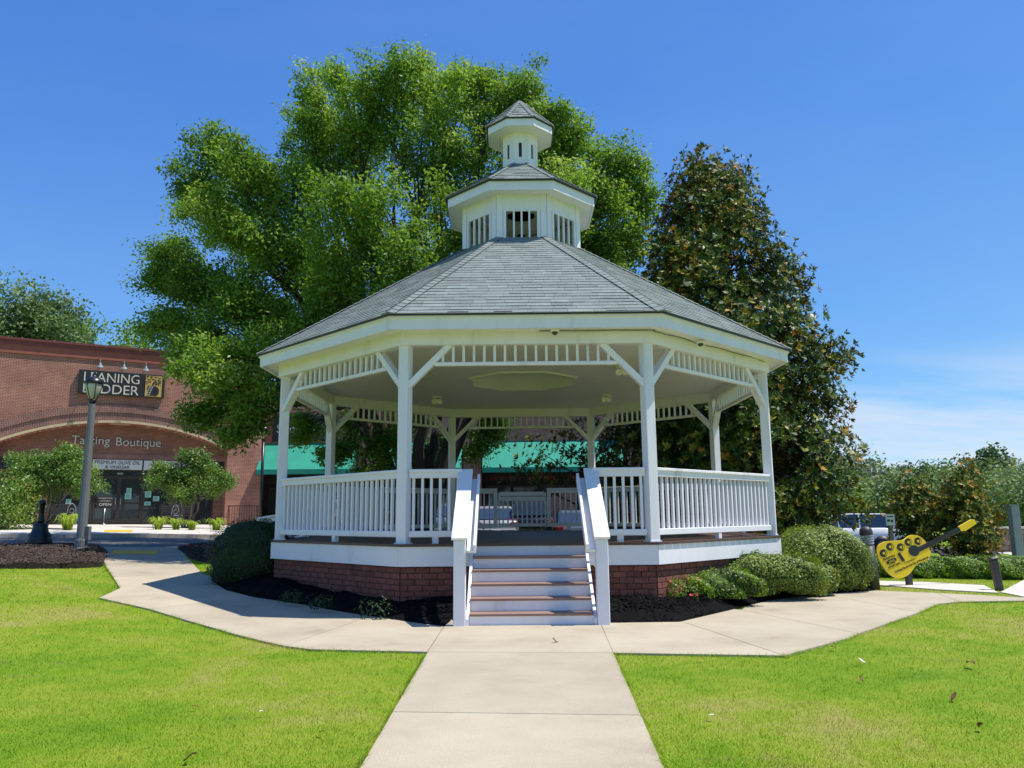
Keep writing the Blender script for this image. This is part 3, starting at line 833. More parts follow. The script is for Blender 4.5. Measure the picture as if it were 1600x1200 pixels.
# ceiling with its octagonal well up to the cupola
m = MB(); ring_faces(m, 4.62, ZD+3.06, 1.11, ZD+3.06)
ring_faces(m, 4.62, ZD+3.085, 1.11, ZD+3.085, flip=True)
ceil = m.build('ceiling', WHITE2, gaz)
m = MB(); ring_faces(m, 1.11, ZD+3.055, 1.11, 6.3, flip=True); ring_faces(m, 1.13, ZD+3.055, 1.13, 6.3)
m.build('ceiling_well', WHITE2, ceil)
m = MB(); ring_faces(m, 1.17, ZD+3.03, 1.09, ZD+3.03, flip=False); ring_faces(m, 1.17, ZD+3.03, 1.17, ZD+3.058); ring_faces(m, 1.09, ZD+3.03, 1.09, ZD+3.10, flip=True)
m.build('well_trim', WHITE2, ceil)
# soffit, fascia, drip edge
m = MB(); ring_faces(m, 5.05, ZD+3.062, 4.60, ZD+3.062); ring_faces(m, 5.05, ZD+3.09, 4.60, ZD+3.09, flip=True); m.build('soffit', WHITE, gaz)
m = MB(); q = 5.075*C8
m.prism([(-5.075*S8, -q), (5.075*S8, -q), (5.05*S8, -q+.03), (-5.05*S8, -q+.03)], ZD+3.022, ZD+3.20)
side_copies(m.mesh('fascia'), 'fascia', gaz, range(8), WHITE)
m = MB(); q = 5.105*C8
m.prism([(-5.105*S8, -q), (5.105*S8, -q), (5.06*S8, -q+.045), (-5.06*S8, -q+.045)], ZD+3.185, ZD+3.222)
side_copies(m.mesh('rake_trim'), 'rake_trim', gaz, range(8), WHITE)

def shingled(name, parent, Re, ze, Rt, zt, expo, wid, budget=0, th=.011):
    """roof deck, dark drip edge, overlapping shingles in courses, capped hips"""
    m = MB(); ring_faces(m, Re-.01, ze-.004, Rt, zt-.004, 0); ring_faces(m, Re-.01, ze-.02, Rt, zt-.03, 0, True)
    deck_ = m.build(name, DRIP, parent)
    m = MB(); q0 = Re*C8
    ring_faces(m, Re+.004, ze-.022, Re+.004, ze+.012); ring_faces(m, Re+.004, ze+.012, Re-.05, ze+.045*(zt-ze)/(Re-Rt)+.012)
    ring_faces(m, Re-.04, ze-.022, Re+.004, ze-.022)
    m.build('drip_edge', DRIP, deck_)
    ae, at_ = Re*C8, Rt*C8
    run = ae-at_; rise = zt-ze; L = math.hypot(run, rise)
    cs, sn = run/L, rise/L
    rest = MB(); n = 0
    for side in (0, 7, 1, 2, 6, 3, 5, 4):
        Rz = Matrix.Rotation(side*PI/4, 4, 'Z')
        row = 0; s = -.012
        while s < L-.02:
            s1 = min(s+expo*1.12, L)
            half = lambda ss: (ae-max(min(ss, L), 0)*cs)*math.tan(PI/8)
            x = -half(s)-rng.uniform(0, wid); 
            while x < half(s):
                w = wid*rng.uniform(.45, 1.25); x2 = x+w
                a0, b0 = max(x, -half(s)), min(x2-.003, half(s)); a1, b1 = max(x, -half(s1)), min(x2-.003, half(s1))
                x = x2
                if b0-a0 < .02: continue
                if b1 < a1: a1 = b1 = min(max((a0+b0)/2, -half(s1)), half(s1))
                lift = th*rng.uniform(.75, 1.5); tn = float(np.clip(rng.normal(.5, .24), 0, 1))
                def pt(xx, ss, up): return (xx, -(ae-ss*cs)-up*sn, ze+ss*sn+up*cs)
                vs = [pt(a0, s, .002), pt(b0, s, .002), pt(b1, s1, .001), pt(a1, s1, .001), pt(a0, s, lift+.004), pt(b0, s, lift+.004), pt(b1, s1, .004), pt(a1, s1, .004)]
                vs = [Rz @ Vector(p) for p in vs]
                fs = [(4, 5, 6, 7), (0, 1, 5, 4), (1, 2, 6, 5), (3, 0, 4, 7)]
                if side in (0, 7, 1) and n < budget and (side == 0 or row < 5):
                    q = MB(); q.add(vs, fs, 0, tn); q.build('shingle', SHINGLE, deck_); n += 1
                else: rest.add(vs, fs, 0, tn)
            s += expo; row += 1
    tag(rest.build('shingle_courses', SHINGLE, deck_), kind='stuff')
    caps = MB()
    for c in octo(1, 0):
        d = Vector((c[0], c[1], 0)); tg = Vector((-c[1], c[0], 0))
        Lh = math.hypot(Re-Rt, rise); k = 0; s = 0
        while s < Lh-.03:
            s1 = min(s+expo*1.1, Lh)
            def q(ss, lat, up):
                rr = Re+.012-(Re-Rt)*ss/Lh; return d*rr+tg*lat+Vector((0, 0, ze+rise*ss/Lh+up))
            wv = .115 if Re > 3 else .06
            dz = wv*math.tan(PI/8)*rise/run*.95
            tn = float(np.clip(rng.normal(.5, .2), 0, 1))
            caps.add([q(s, -wv, .03-dz), q(s, 0, .034), q(s, wv, .03-dz), q(s1, wv, .018-dz), q(s1, 0, .022), q(s1, -wv, .018-dz), q(s, -wv, .012-dz), q(s, wv, .012-dz), q(s, 0, .014)],
                     [(0, 1, 4, 5), (1, 2, 3, 4), (6, 8, 1, 0), (8, 7, 2, 1)], 0, tn)
            s += expo
    tag(caps.build('hip_caps', SHINGLE, deck_), kind='stuff')
    return deck_
roof = shingled('roof', gaz, 5.1345, ZD+3.236, 1.24, 6.66, .143, .30, 250, .008)
# cupola
CR = 1.274; ca = CR*C8; ct = CR*S8
m = MB(); ring_faces(m, CR-.06, 6.38, CR-.06, 6.55); ring_faces(m, CR-.06, 7.22, CR-.06, 7.54); ring_faces(m, CR-.07, 6.38, CR-.07, 7.54, flip=True) if False else None
cup = m.build('cupola', WHITE, gaz)
def side_part(name, mb, parent, mat=WHITE, sides=range(8)): side_copies(mb.mesh(name), name, parent, sides, mat)
m = MB(); m.box(-ct+.05, ct-.05, -ca, -ca+.05, 6.40, 6.575); side_part('sill_panel', m, cup)
m = MB(); m.box(-ct+.05, ct-.05, -ca, -ca+.05, 7.215, 7.55); side_part('header_panel', m, cup)
m = MB()
for a in (-1, 1):
    x = sorted((a*(ct-.004), a*(ct-.115))); m.box(x[0], x[1], -ca-.016, -ca+.04, 6.42, 7.56)
    x = sorted((a*(ct-.118), a*.335)); m.box(x[0], x[1], -ca-.002, -ca+.04, 6.5751, 7.2149)
side_part('corner_board', m, cup)
m = MB()
for x0, x1, z0, z1 in ((-.345, -.30, 6.575, 7.215), (.30, .345, 6.575, 7.215), (-.30, .30, 6.575, 6.615), (-.30, .30, 7.18, 7.215)): m.box(x0, x1, -ca-.022, -ca+.03, z0, z1)
for o in side_copies(m.mesh('window'), 'window', cup, range(8), WHITE):
    mm = MB(); mm.box(-.018, .018, -ca-.012, -ca+.02, 6.615, 7.18)
    for x in (-.15, 0, .15): 
        if 'mun' not in globals(): mun = mm.mesh('mullion'); mun.materials.append(WHITE)
        link('mullion', mun, None, o, (x, 0, 0))
m = MB(); ring_faces(m, 1.6, 7.52, 1.15, 7.52); ring_faces(m, 1.6, 7.54, .3, 7.54, flip=True); m.build('cupola_soffit', WHITE, cup)
m = MB(); q = 1.6*C8
m.prism([(-1.6*S8, -q), (1.6*S8, -q), (1.57*S8, -q+.03), (-1.57*S8, -q+.03)], 7.49, 7.675); side_part('cupola_fascia', m, cup)
croof = shingled('cupola_roof', gaz, 1.645, 7.69, .36, 8.56, .14, .26, 24)
TRR = .385; ta = TRR*C8; tt_ = TRR*S8
m = MB(); ring_faces(m, TRR-.05, 8.3, TRR-.05, 9.26)
tur = m.build('turret', BLACK, gaz)
m = MB(); m.box(-tt_, -.032, -ta, -ta+.03, 8.36, 9.26); m.box(.032, tt_, -ta, -ta+.03, 8.36, 9.26); m.box(-.032, .032, -ta+.001, -ta+.03, 8.36, 8.70); m.box(-.032, .032, -ta+.001, -ta+.03, 9.02, 9.26)
side_part('turret_board', m, tur)
m = MB(); m.box(-tt_+.01, -tt_+.05, -ta-.010, -ta, 8.42, 9.25); m.box(tt_-.05, tt_-.01, -ta-.010, -ta, 8.42, 9.25); side_part('corner_batten', m, tur)
m = MB(); ring_faces(m, .72, 9.25, .33, 9.25); m.build('turret_soffit', WHITE, tur)
m = MB(); q = .725*C8
m.prism([(-.725*S8, -q), (.725*S8, -q), (.70*S8, -q+.025), (-.70*S8, -q+.025)], 9.237, 9.395); side_part('turret_fascia', m, tur)
shingled('turret_roof', gaz, .75, 9.41, .02, 10.13, .14, .2, 20)
# cable along the right beam
def sidept(side, t, n, z):
    a = side*PI/4; return (t*math.cos(a)+n*math.sin(a), t*math.sin(a)-n*math.cos(a), z)
pts = [sidept(0, .2+1.7*k/6, 4.40+.002, ZD+3.045+.004*math.sin(k*2)) for k in range(7)]+[sidept(1, -1.75+3.4*k/12, 4.402+.02*math.sin(k), ZD+3.045-.012*math.sin(k*1.7)) for k in range(13)]
m = MB(); m.tube(pts, .007, 5); m.build('cable', GREYM, gaz)
# ramp running off to the left at the back
rd = np.array([-.955, .295])
p0 = np.array([-4.3, 1.9])
m = MB()
m.prism([tuple(p0+[0, -.1]), tuple(p0+rd*2.6+[0, -.1]), tuple(p0+rd*2.6+[.3, 1.3]), tuple(p0+[.3, 1.3])], lambda x, y: float(g(x, y))-.1, lambda x, y: ZD-.01-.20*math.hypot(x-p0[0], y-p0[1])/1.0*.62)
rmp = m.build('ramp', DECKW, gaz)
for off in ([0, -.12], [.3, 1.3]):
    a = p0+np.array(off); b = a+rd*1.75
    m = MB(); m.beam((a[0], a[1], ZD+.60), (b[0], b[1], 1.34), .14, .04); m.beam((a[0], a[1], ZD+.52), (b[0], b[1], 1.26), .04, .10)
    m.beam((a[0], a[1], ZD+.15), (b[0], b[1], .62), .05, .09)
    for k in (0, 1): c = a+(b-a)*(.5+.5*k); m.box(c[0]-.05, c[0]+.05, c[1]-.05, c[1]+.05, float(g(c[0], c[1]))-.05, (ZD+.60)*(.5-.5*k)+1.34*(.5+.5*k)-.02)
    m.build('ramp_rail', WHITE, rmp)

# fittings hung on the gazebo
def flood(u, v, label):
    p = onz(u, v, ZD+3.06)
    t = thing('flood_light', label, 'light', (p[0], p[1], ZD+3.058))
    m = MB(); m.box(-.10, .10, -.06, .06, -.03, 0); m.build('mounting_plate', WHITE, t)
    for s in (-1, 1):
        m = MB(); m.tube([(s*.05, 0, -.02), (s*.08, -.02, -.07)], .018, 6)
        M = Matrix.Translation((s*.085, -.03, -.085)) @ Matrix.Rotation(R(115), 4, 'X') @ Matrix.Rotation(R(-18*s), 4, 'Y')
        m.lathe([(.02, -.03), (.035, 0), (.062, .07), (.066, .10), (.055, .098), (.0, .07)], 12, M=M); m.build('lamp_head', WHITE, t)
flood(684, 620, 'twin flood light on the gazebo ceiling, left of the well')
flood(947, 617, 'twin flood light on the gazebo ceiling, right of the well')
flood(970, 573, 'flood light high behind the right front post of the gazebo')
def dome(pos, label):
    t = thing('security_camera', label, 'camera', pos)
    m = MB(); m.lathe([(.065, 0), (.07, -.02), (.062, -.05), (.05, -.055)], 16); m.build('housing', WHITE, t)
    m = MB(); m.lathe([(.046, -.05), (.042, -.075), (.025, -.095), (0, -.102)], 14); m.build('dome', GLASSD, t)
p = ony(867, 517, -4.50); dome((p[0], -4.50, ZD+3.06), 'small dome camera under the front eave near its middle')
dome(sidept(1, -.62, 4.50, ZD+3.06), 'dome camera under the eave right of the front right post')
bell = thing('hanging_bell', 'dark bell hanging inside the cupola windows', 'bell', (0, 0, 7.02))
m = MB(); m.lathe([(.17, -.14), (.165, -.11), (.12, -.02), (.10, .06), (.06, .11), (0, .12)], 18); m.build('bell_body', BLACKM, bell)
m = MB(); m.tube([(0, 0, .1), (0, 0, .52)], .012, 6); m.build('hanger', BLACKM, bell)

# ------------------------------------------------------------------ vegetation
L_ELM = leaf_mat('elm leaves', [(.05, (.06, .13, .022)), (.45, (.15, .28, .04)), (.75, (.24, .39, .062)), (.97, (.36, .46, .11))], rough=.5, trans=.48, spec=.25)
L_MAG = leaf_mat('magnolia leaves', [(.05, (.020, .044, .009)), (.40, (.055, .105, .016)), (.60, (.15, .195, .026)), (.78, (.40, .34, .045)), (.99, (.46, .22, .04))], rough=.45, trans=.16, back=(.16, .10, .035), spec=.16)
L_BOX = leaf_mat('clipped hedge leaves', [(.05, (.09, .14, .02)), (.5, (.19, .27, .035)), (.85, (.30, .36, .05)), (.98, (.38, .33, .09))], rough=.45, trans=.25, nscale=1.2)
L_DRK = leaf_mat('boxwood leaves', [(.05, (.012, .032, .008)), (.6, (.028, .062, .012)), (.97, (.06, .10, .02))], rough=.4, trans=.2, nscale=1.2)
L_LIM = leaf_mat('young bright leaves', [(.05, (.08, .16, .014)), (.5, (.18, .31, .025)), (.95, (.32, .42, .045))], rough=.45, trans=.35, nscale=1.2)
L_MYR = leaf_mat('crape myrtle leaves', [(.05, (.065, .14, .026)), (.5, (.15, .265, .046)), (.85, (.25, .36, .07)), (.98, (.36, .28, .07))], rough=.4, trans=.3, nscale=.9)
L_FAR = leaf_mat('far wood leaves', [(.05, (.05, .10, .03)), (.5, (.13, .21, .06)), (.95, (.24, .31, .09))], rough=.6, trans=.25, nscale=.05)
L_PINE = leaf_mat('far pine needles', [(.05, (.05, .075, .045)), (.5, (.10, .135, .075)), (.95, (.16, .195, .10))], rough=.6, trans=.2, nscale=.05)
CORE = pm('dark shade core', (.045, .075, .016), (.02, .035, .009), rough=1, scale=14, bump=1, bscale=25, world=True)  # dark colour of the solid cores that stop light inside the shrubs

def unit(n):
    a = rng.normal(size=(n, 3)); return a/np.linalg.norm(a, axis=1, keepdims=True)
def leaf_quads(c, d, nrm, L, Wd):
    """one rhombic leaf per point: centre, axis, face normal"""
    w = np.cross(d, nrm); w /= np.linalg.norm(w, axis=1, keepdims=True)+1e-9
    L = np.asarray(L).reshape(-1, 1); Wd = np.asarray(Wd).reshape(-1, 1)
    V = np.stack([c-d*L*.5, c+w*Wd*.5+d*L*.06, c+d*L*.5, c-w*Wd*.5+d*L*.06], 1).reshape(-1, 3)
    return V
def leaf_mesh(name, c, d, nrm, L, Wd, tone):
    V = leaf_quads(c, d, nrm, L, Wd)
    return mesh_np(name, V, np.arange(len(V)).reshape(-1, 4), np.clip(tone, 0, 1))
def clump_leaves(cent, rad, per, L, Wd, up=.35, tone=None, flat=.8):
    """leaves scattered round clump centres; leaf faces mostly look up and outwards"""
    n = len(cent); rad = np.broadcast_to(rad, (n,))
    idx = np.repeat(np.arange(n), per)
    off = np.clip(rng.normal(size=(len(idx), 3)), -1.9, 1.9)*np.array([.5, .5, .5*flat]); off *= rad[idx][:, None]
    c = cent[idx]+off
    nr = unit(len(idx))*.8+off/(rad[idx][:, None]+1e-6)*.5+np.array([0, 0, up]); nr /= np.linalg.norm(nr, axis=1, keepdims=True)
    d = np.cross(nr, unit(len(idx))); d /= np.linalg.norm(d, axis=1, keepdims=True)+1e-9
    tb = rng.normal(.42, .13, n) if tone is None else tone
    t = tb[idx]+rng.normal(0, .14, len(idx))
    s = rng.uniform(.65, 1.3, len(idx))
    return c, d, nr, L*s, Wd*s, t
def curve(a, b, sag, n=6, wob=.0):
    a = np.array(a, float); b = np.array(b, float); out = []
    for k in range(n+1):
        t = k/n; p = a+(b-a)*t; p[2] += sag*math.sin(PI*t)
        if 0 < k < n and wob: p += rng.normal(0, wob, 3)
        out.append(tuple(p))
    return out

# --- the big elm behind the gazebo: stems fan out to leafy lobes
TY = 7.8
tb = ony(652, 700, TY)
tx = tb[0]; tz = float(g(tx, TY))
elm = thing('elm_tree', 'tall spreading green shade tree behind the gazebo', 'tree', (tx, TY, tz))
E0 = np.array([tx, TY, tz])
LK = .90
lob = [(622, 105, 62), (548, 120, 58), (505, 120, 40), (700, 115, 70), (760, 140, 60), (815, 140, 55), (850, 165, 42), (480, 200, 62), (560, 215, 80), (650, 215, 85), (740, 240, 85), (820, 250, 70),
       (335, 225, 48), (300, 280, 45), (380, 265, 65), (440, 290, 70), (325, 330, 50), (520, 320, 80), (610, 330, 85), (700, 350, 80), (390, 370, 70), (460, 400, 75), (265, 400, 50), (245, 440, 42), (310, 440, 60), (360, 470, 65),
       (550, 420, 75), (630, 440, 80), (270, 500, 48), (320, 530, 60), (420, 490, 65), (500, 500, 70), (380, 560, 60), (290, 570, 40), (440, 570, 50), (330, 610, 45), (400, 630, 40), (360, 665, 28), (300, 640, 26),
       (900, 215, 48), (945, 245, 55), (985, 265, 42), (890, 290, 60), (950, 320, 60), (1005, 300, 36), (870, 360, 60), (930, 385, 60), (990, 365, 45), (960, 420, 40), (800, 330, 60),
       (590, 560, 60), (690, 520, 60), (560, 650, 36), (640, 660, 30), (760, 650, 36), (470, 660, 26), (530, 700, 24), (610, 700, 28), (690, 690, 26), (755, 690, 28), (660, 715, 20), (575, 725, 20)]
C0 = np.array([610, 370])
wood = MB(); cc = []; cr_ = []; ct_ = []
forks = []
for k in range(7):                                          # main stems
    a = k*2*PI/7+.4; b = E0+np.array([math.cos(a)*1.9, math.sin(a)*1.4, 4.6+rng.uniform(-.5, .8)])
    s = E0+np.array([math.cos(a)*.28, math.sin(a)*.28, .5])
    wood.tube(curve(s, b, .25, 7, .05), list(np.linspace(.21, .13, 8)), 8); forks.append(b)
wood.tube([tuple(E0+[0, 0, -.2]), tuple(E0+[0, 0, .25]), tuple(E0+[0, 0, .8])], [.55, .44, .36], 10)
for i, (u, v, r) in enumerate(lob):
    v += 14
    dd = np.hypot((u-C0[0])/420., (v-C0[1])/330.)
    reach = 5.2*math.sqrt(max(0.06, 1-min(dd, 1)**2))
    for rep in range(2):
        yo = -reach*rng.uniform(.35, .95) if rep == 0 else reach*rng.uniform(-.1, .8)
        if rep == 1 and (r < 44 or v > 600): continue
        if v > 540: yo = -rng.uniform(.5, 5.5) if u < 430 else rng.uniform(-.8, 3.0)
        elif u < 560: yo = min(yo, -reach*.2) if rep == 0 else yo
        if rep == 0 and u < 560 and v < 540: yo *= 1.25
        ctr = ony(u+rng.normal(0, 5), v+rng.normal(0, 5), TY+yo); rad = r*LK/FPX*(TY+yo-CAM[1])*(1.0 if rep == 0 else .85)
        if v > 600: ctr[2] = max(ctr[2], 2.4)
        fk = min(forks, key=lambda q: np.linalg.norm(q[:2]+(q[:2]-E0[:2])*.8-ctr[:2]))
        out = ctr-(E0+np.array([0, 0, 7.0])); out /= np.linalg.norm(out)+1e-6
        p = curve(fk, ctr-out*rad*.2, .10*np.linalg.norm(ctr-fk), 8, .09)
        wood.tube(p, list(np.linspace(.085, .020, 9)), 6)
        tone0 = rng.normal(.44, .10)
        for q in range((int(9+rad*5) if rep == 0 else int(4+rad*3)) if v < 540 else int(5+rad*3)):      # leafy sprays reaching up and out of the lobe
            dr = unit(1)[0]*1.1+out*.4+np.array([0, 0, .30]); dr /= np.linalg.norm(dr)
            e = ctr+dr*rad*rng.uniform(.75, 1.12); s = np.array(p[rng.integers(4, 9)])
            mid = (s+e)/2+np.array([0, 0, .10*rad])+rng.normal(0, .06*rad, 3)
            wood.tube([tuple(s), tuple(mid), tuple(e)], [.022, .013, .005], 4, cap=False)
            k = rng.integers(4, 8); tt = np.sort(rng.uniform(.40, 1.03, k))
            pts = np.array([(1-t_)**2*s+2*t_*(1-t_)*mid+t_*t_*e for t_ in tt])+rng.normal(0, .11*rad, (k, 3))
            cc.append(pts); cr_.append(rng.uniform(.26, .46, k)); ct_.append(np.full(k, tone0+rng.normal(0, .07))+rng.normal(0, .06, k))
cc = np.concatenate(cc); cr_ = np.concatenate(cr_); ct_ = np.concatenate(ct_)
wood.v = [(a-tx, b-TY, c-tz) for a, b, c in wood.v]
wood.build('trunk', BARK, elm)
per = int(340000/len(cc))
c, d, nr, L, Wd, t = clump_leaves(cc-E0, cr_, per, .118, .056, .60, ct_)
link('crown', leaf_mesh('crown', c, d, nr, L, Wd, t), L_ELM, elm)

# --- southern magnolia
def magnolia(name, label, base, prof, n_tip, per_tip, leaf, trunk_r, flowers=0, cat='tree', seed_tone=.38, extra=None):
    """prof: (height, radius) pairs of the outline; leaf rosettes at the tips of many short branches"""
    root = thing(name, label, cat, base)
    zs = np.array([p[0] for p in prof]); rs = np.array([p[1] for p in prof]); H = zs[-1]
    m = MB(); m.tube([(0, 0, -.1), (.02, 0, H*.3), (-.03, .02, H*.6), (0, 0, H*.93)], [trunk_r, trunk_r*.75, trunk_r*.45, trunk_r*.12], 8)
    w = rs*np.gradient(zs); 
    zt = rng.choice(len(zs), n_tip, p=np.abs(w)/np.abs(w).sum()); z = np.interp(zt+rng.uniform(-.5, .5, n_tip), np.arange(len(zs)), zs)
    th = rng.uniform(0, 2*PI, n_tip); lump = 1+.10*np.sin(3*th+z*1.7)+.07*np.sin(5*th-z*2.9+1)+rng.normal(0, .035, n_tip)
    rad = np.interp(z, zs, rs)*lump*(1-.42*rng.random(n_tip)**2.2)
    tip = np.stack([np.cos(th)*rad, np.sin(th)*rad, z+rng.normal(0, .1, n_tip)], 1)
    if extra is not None: tip = np.concatenate([tip, extra]); rad = np.concatenate([rad, np.linalg.norm(extra[:, :2], axis=1)]); z = np.concatenate([z, extra[:, 2]]); n_tip = len(tip)
    for k in range(0, n_tip, 2):
        q = tip[k]; s = np.array([0, 0, max(.2, q[2]-rad[k]*.55)])
        m.tube([tuple(s), tuple((s+q)/2+[0, 0, -.06*rad[k]]), tuple(q)], [.018+.012*rad[k], .012+.006*rad[k], .007], 4, cap=False)
    m.build('trunk', BARK, root)
    # rosettes: shoots round each tip, leaves radiating from each shoot
    per_tip = per_tip
    sh = np.repeat(tip, per_tip, 0)+np.clip(rng.normal(0, 1, (n_tip*per_tip, 3)), -1.6, 1.6)*np.array([.33, .33, .24])*(1.0 if leaf > .14 else leaf/.19)
    out = sh/np.maximum(np.linalg.norm(sh*[1, 1, 0], axis=1, keepdims=True), .3); out[:, 2] = .55
    ax = out+unit(len(sh))*.55; ax /= np.linalg.norm(ax, axis=1, keepdims=True)
    kk = 8; a = np.repeat(ax, kk, 0); o = np.repeat(sh, kk, 0)
    u = np.cross(a, unit(len(a))); u /= np.linalg.norm(u, axis=1, keepdims=True)+1e-9
    d = u*.85+a*rng.uniform(.1, .75, (len(a), 1)); d /= np.linalg.norm(d, axis=1, keepdims=True)
    nr = a-d*np.sum(a*d, 1, keepdims=True); nr /= np.linalg.norm(nr, axis=1, keepdims=True)+1e-9
    s = rng.uniform(.7, 1.2, len(a))
    tn = np.repeat(np.clip(rng.normal(seed_tone, .17, len(sh))+(rng.random(len(sh)) < .16)*.35, 0, 1), kk)+rng.normal(0, .05, len(a))
    link('crown', leaf_mesh('crown', o+d*leaf*.5, d, nr, leaf*s, leaf*.37*s, tn), L_MAG, root)
    if flowers:
        fm = MB()
        for j in range(9):
            aa = j*2*PI/9+(.35 if j % 2 else 0); ti = .35 if j % 2 else .75
            M = Matrix.Rotation(aa, 4, 'Z') @ Matrix.Rotation(ti, 4, 'X')
            pts = [(0, 0, 0), (-.035, .05, .01), (-.03, .105, .045), (0, .125, .06), (.03, .105, .045), (.035, .05, .01), (0, .06, -.005)]
            fm.add([M @ Vector(p) for p in pts], [(0, 1, 6), (1, 2, 6), (2, 3, 6), (3, 4, 6), (4, 5, 6), (5, 0, 6)])
        fme = fm.mesh('flower'); fme.materials.append(PETAL)
        fb = fme.copy(); fb.materials.clear(); fb.materials.append(PETALB)
        front = [k for k in range(n_tip) if tip[k][1] < rad[k]*.1 and rad[k] > .8*np.interp(z[k], zs, rs)]
        for j, k in enumerate(rng.permutation(front)[:flowers]):
            q = tip[k]*np.array([1.10, 1.10, 1])
            o = link('flower' if j % 5 else 'seed_pod', fme if j % 5 else fb, None, root, tuple(q)); o.rotation_euler = (rng.uniform(.2, .9), rng.uniform(-.5, .5), rng.uniform(0, 6)); o.scale = (1.6,)*3
    return root
MY = 7.6
mb_ = ony(1128, 700, MY)
top = ony(1125, 214, MY)[2]
magnolia('magnolia_tree', 'tall dark glossy magnolia with white blooms right of the gazebo', (mb_[0], MY, 0),
         [(.25, 2.4), (.9, 2.9), (1.8, 3.3), (3, 3.25), (4.4, 3.05), (5.5, 3.15), (6.4, 2.7), (8.0, 2.25), (9.4, 1.8), (10.6, 1.35), (11.6, .95), (top-.95, .45)], 800, 27, .165, .24, 30, extra=np.array([ony(u, v, MY+dy)-np.array([mb_[0], MY, 0]) for u, v, dy in ((812, 745, -.5), (838, 728, .2), (862, 738, -.4), (885, 715, .3), (905, 735, 0), (925, 700, .5), (870, 690, .4), (900, 675, -.3), (940, 740, .2), (850, 760, .1), (930, 655, .6), (960, 690, 0), (835, 700, .6))]))
magnolia('magnolia_shrub', 'smaller dark magnolia bush behind the yellow guitar body', (ony(1428, 800, 8.6)[0], 8.6, 0), [(.15, .32), (.5, .42), (1.0, .46), (1.5, .42), (1.9, .28), (2.15, .12)], 110, 9, .13, .05, 0, 'bush', .5)
magnolia('magnolia_shrub', 'large rounded rusty-tipped magnolia bush behind the guitar neck', (ony(1510, 800, 7.8)[0], 7.8, 0), [(.15, .45), (.5, .62), (1.0, .70), (1.5, .64), (2.0, .45), (2.35, .28), (2.5, .1)], 170, 9, .13, .06, 0, 'bush', .56)

# --- clipped shrubs
def shrub(name, label, cx, cy, z0, rx, ry, h, mat, n, leaf, cat='shrub', rough=.06, lean=0.0, flowers=None, core=True):
    root = thing(name, label, cat, (cx, cy, z0))
    ph = rng.uniform(0, 6, 4)
    def prof(d, k=1.0):
        th = np.arctan2(d[:, 1], d[:, 0]); lump = 1+rough*np.sin(4*th+ph[0]+3*d[:, 2])+rough*.7*np.sin(7*th-ph[1]+5*d[:, 2])
        e = .82; dd = np.sign(d)*np.abs(d)**e
        return dd*np.array([rx, ry, h*.55])[None]*lump[:, None]*k+np.array([0, 0, h*.45])
    d = unit(n); d = d[d[:, 2] > -.75]
    dep = 1-.16*rng.random(len(d))**1.5+rng.uniform(.02, .13, len(d))*(rng.random(len(d)) < .05)
    c = prof(d)*1.0; c = (c-[0, 0, h*.45])*dep[:, None]+[0, 0, h*.45]
    c[:, 2] = np.maximum(c[:, 2], .02); c[:, 0] += lean*c[:, 2]
    nr = d*1.1+unit(len(d))*.65+np.array([0, 0, .35]); nr /= np.linalg.norm(nr, axis=1, keepdims=True)
    ax = np.cross(nr, unit(len(d))); ax /= np.linalg.norm(ax, axis=1, keepdims=True)
    s = rng.uniform(.6, 1.3, len(d))
    link('foliage', leaf_mesh('foliage', c, ax, nr, leaf*s, leaf*.55*s, rng.normal(.45, .2, len(d))), mat, root)
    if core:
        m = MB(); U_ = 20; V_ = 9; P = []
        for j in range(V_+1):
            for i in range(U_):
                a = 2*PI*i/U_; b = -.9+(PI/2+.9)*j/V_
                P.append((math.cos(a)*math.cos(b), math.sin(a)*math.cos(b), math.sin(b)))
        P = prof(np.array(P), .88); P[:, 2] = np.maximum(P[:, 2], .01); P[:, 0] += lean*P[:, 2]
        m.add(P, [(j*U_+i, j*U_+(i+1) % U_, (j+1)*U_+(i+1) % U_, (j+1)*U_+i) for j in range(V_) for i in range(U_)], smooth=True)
        m.build('shade_core', CORE, root)  # solid dark filler added under the leaves to block light
    if flowers:
        fm = MB()
        for j in range(6):
            a = j*PI/3; fm.add([(0, 0, 0), (.02*math.cos(a-.5), .02*math.sin(a-.5), .012), (.034*math.cos(a), .034*math.sin(a), .02), (.02*math.cos(a+.5), .02*math.sin(a+.5), .012)], [(0, 1, 2, 3)])
        fme = fm.mesh('flower'); fme.materials.append(PETALR)
        for k in range(flowers):
            q = c[rng.integers(len(c))]
            if q[1] > .1*ry: q = q*np.array([1, -1, 1])
            o = link('flower', fme, None, root, tuple(q*1.03)); o.rotation_euler = (rng.uniform(.3, 1.2), 0, rng.uniform(-.8, .8))
    return root
def sx(u, y): return float(ony(u, 850, y)[0])
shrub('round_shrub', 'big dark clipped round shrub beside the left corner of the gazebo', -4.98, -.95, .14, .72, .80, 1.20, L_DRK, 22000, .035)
shrub('round_shrub', 'large pale green dome-shaped shrub at the right corner of the gazebo', 5.20, -1.35, .02, .80, .78, 1.10, L_BOX, 30000, .040)
shrub('low_shrub', 'low clipped green shrub in front of the large domed shrub', 4.62, -2.22, .03, .50, .40, .52, L_BOX, 13000, .040, rough=.09)
shrub('hedge_shrub', 'sprawling bright green shrub against the right brick wall of the gazebo', 3.72, -2.75, .10, .98, .50, .62, L_BOX, 21000, .040, rough=.14)
shrub('rose_bush', 'small bush with red flowers at the front right brick corner', 2.25, -3.98, .16, .36, .26, .32, L_LIM, 2600, .034, 'rose bush', .18, flowers=6, core=False)
shrub('rose_bush', 'low light green bush with few red flowers beside the sprawling shrub', 2.90, -3.55, .13, .56, .36, .40, L_LIM, 5500, .034, 'rose bush', .18, flowers=2)
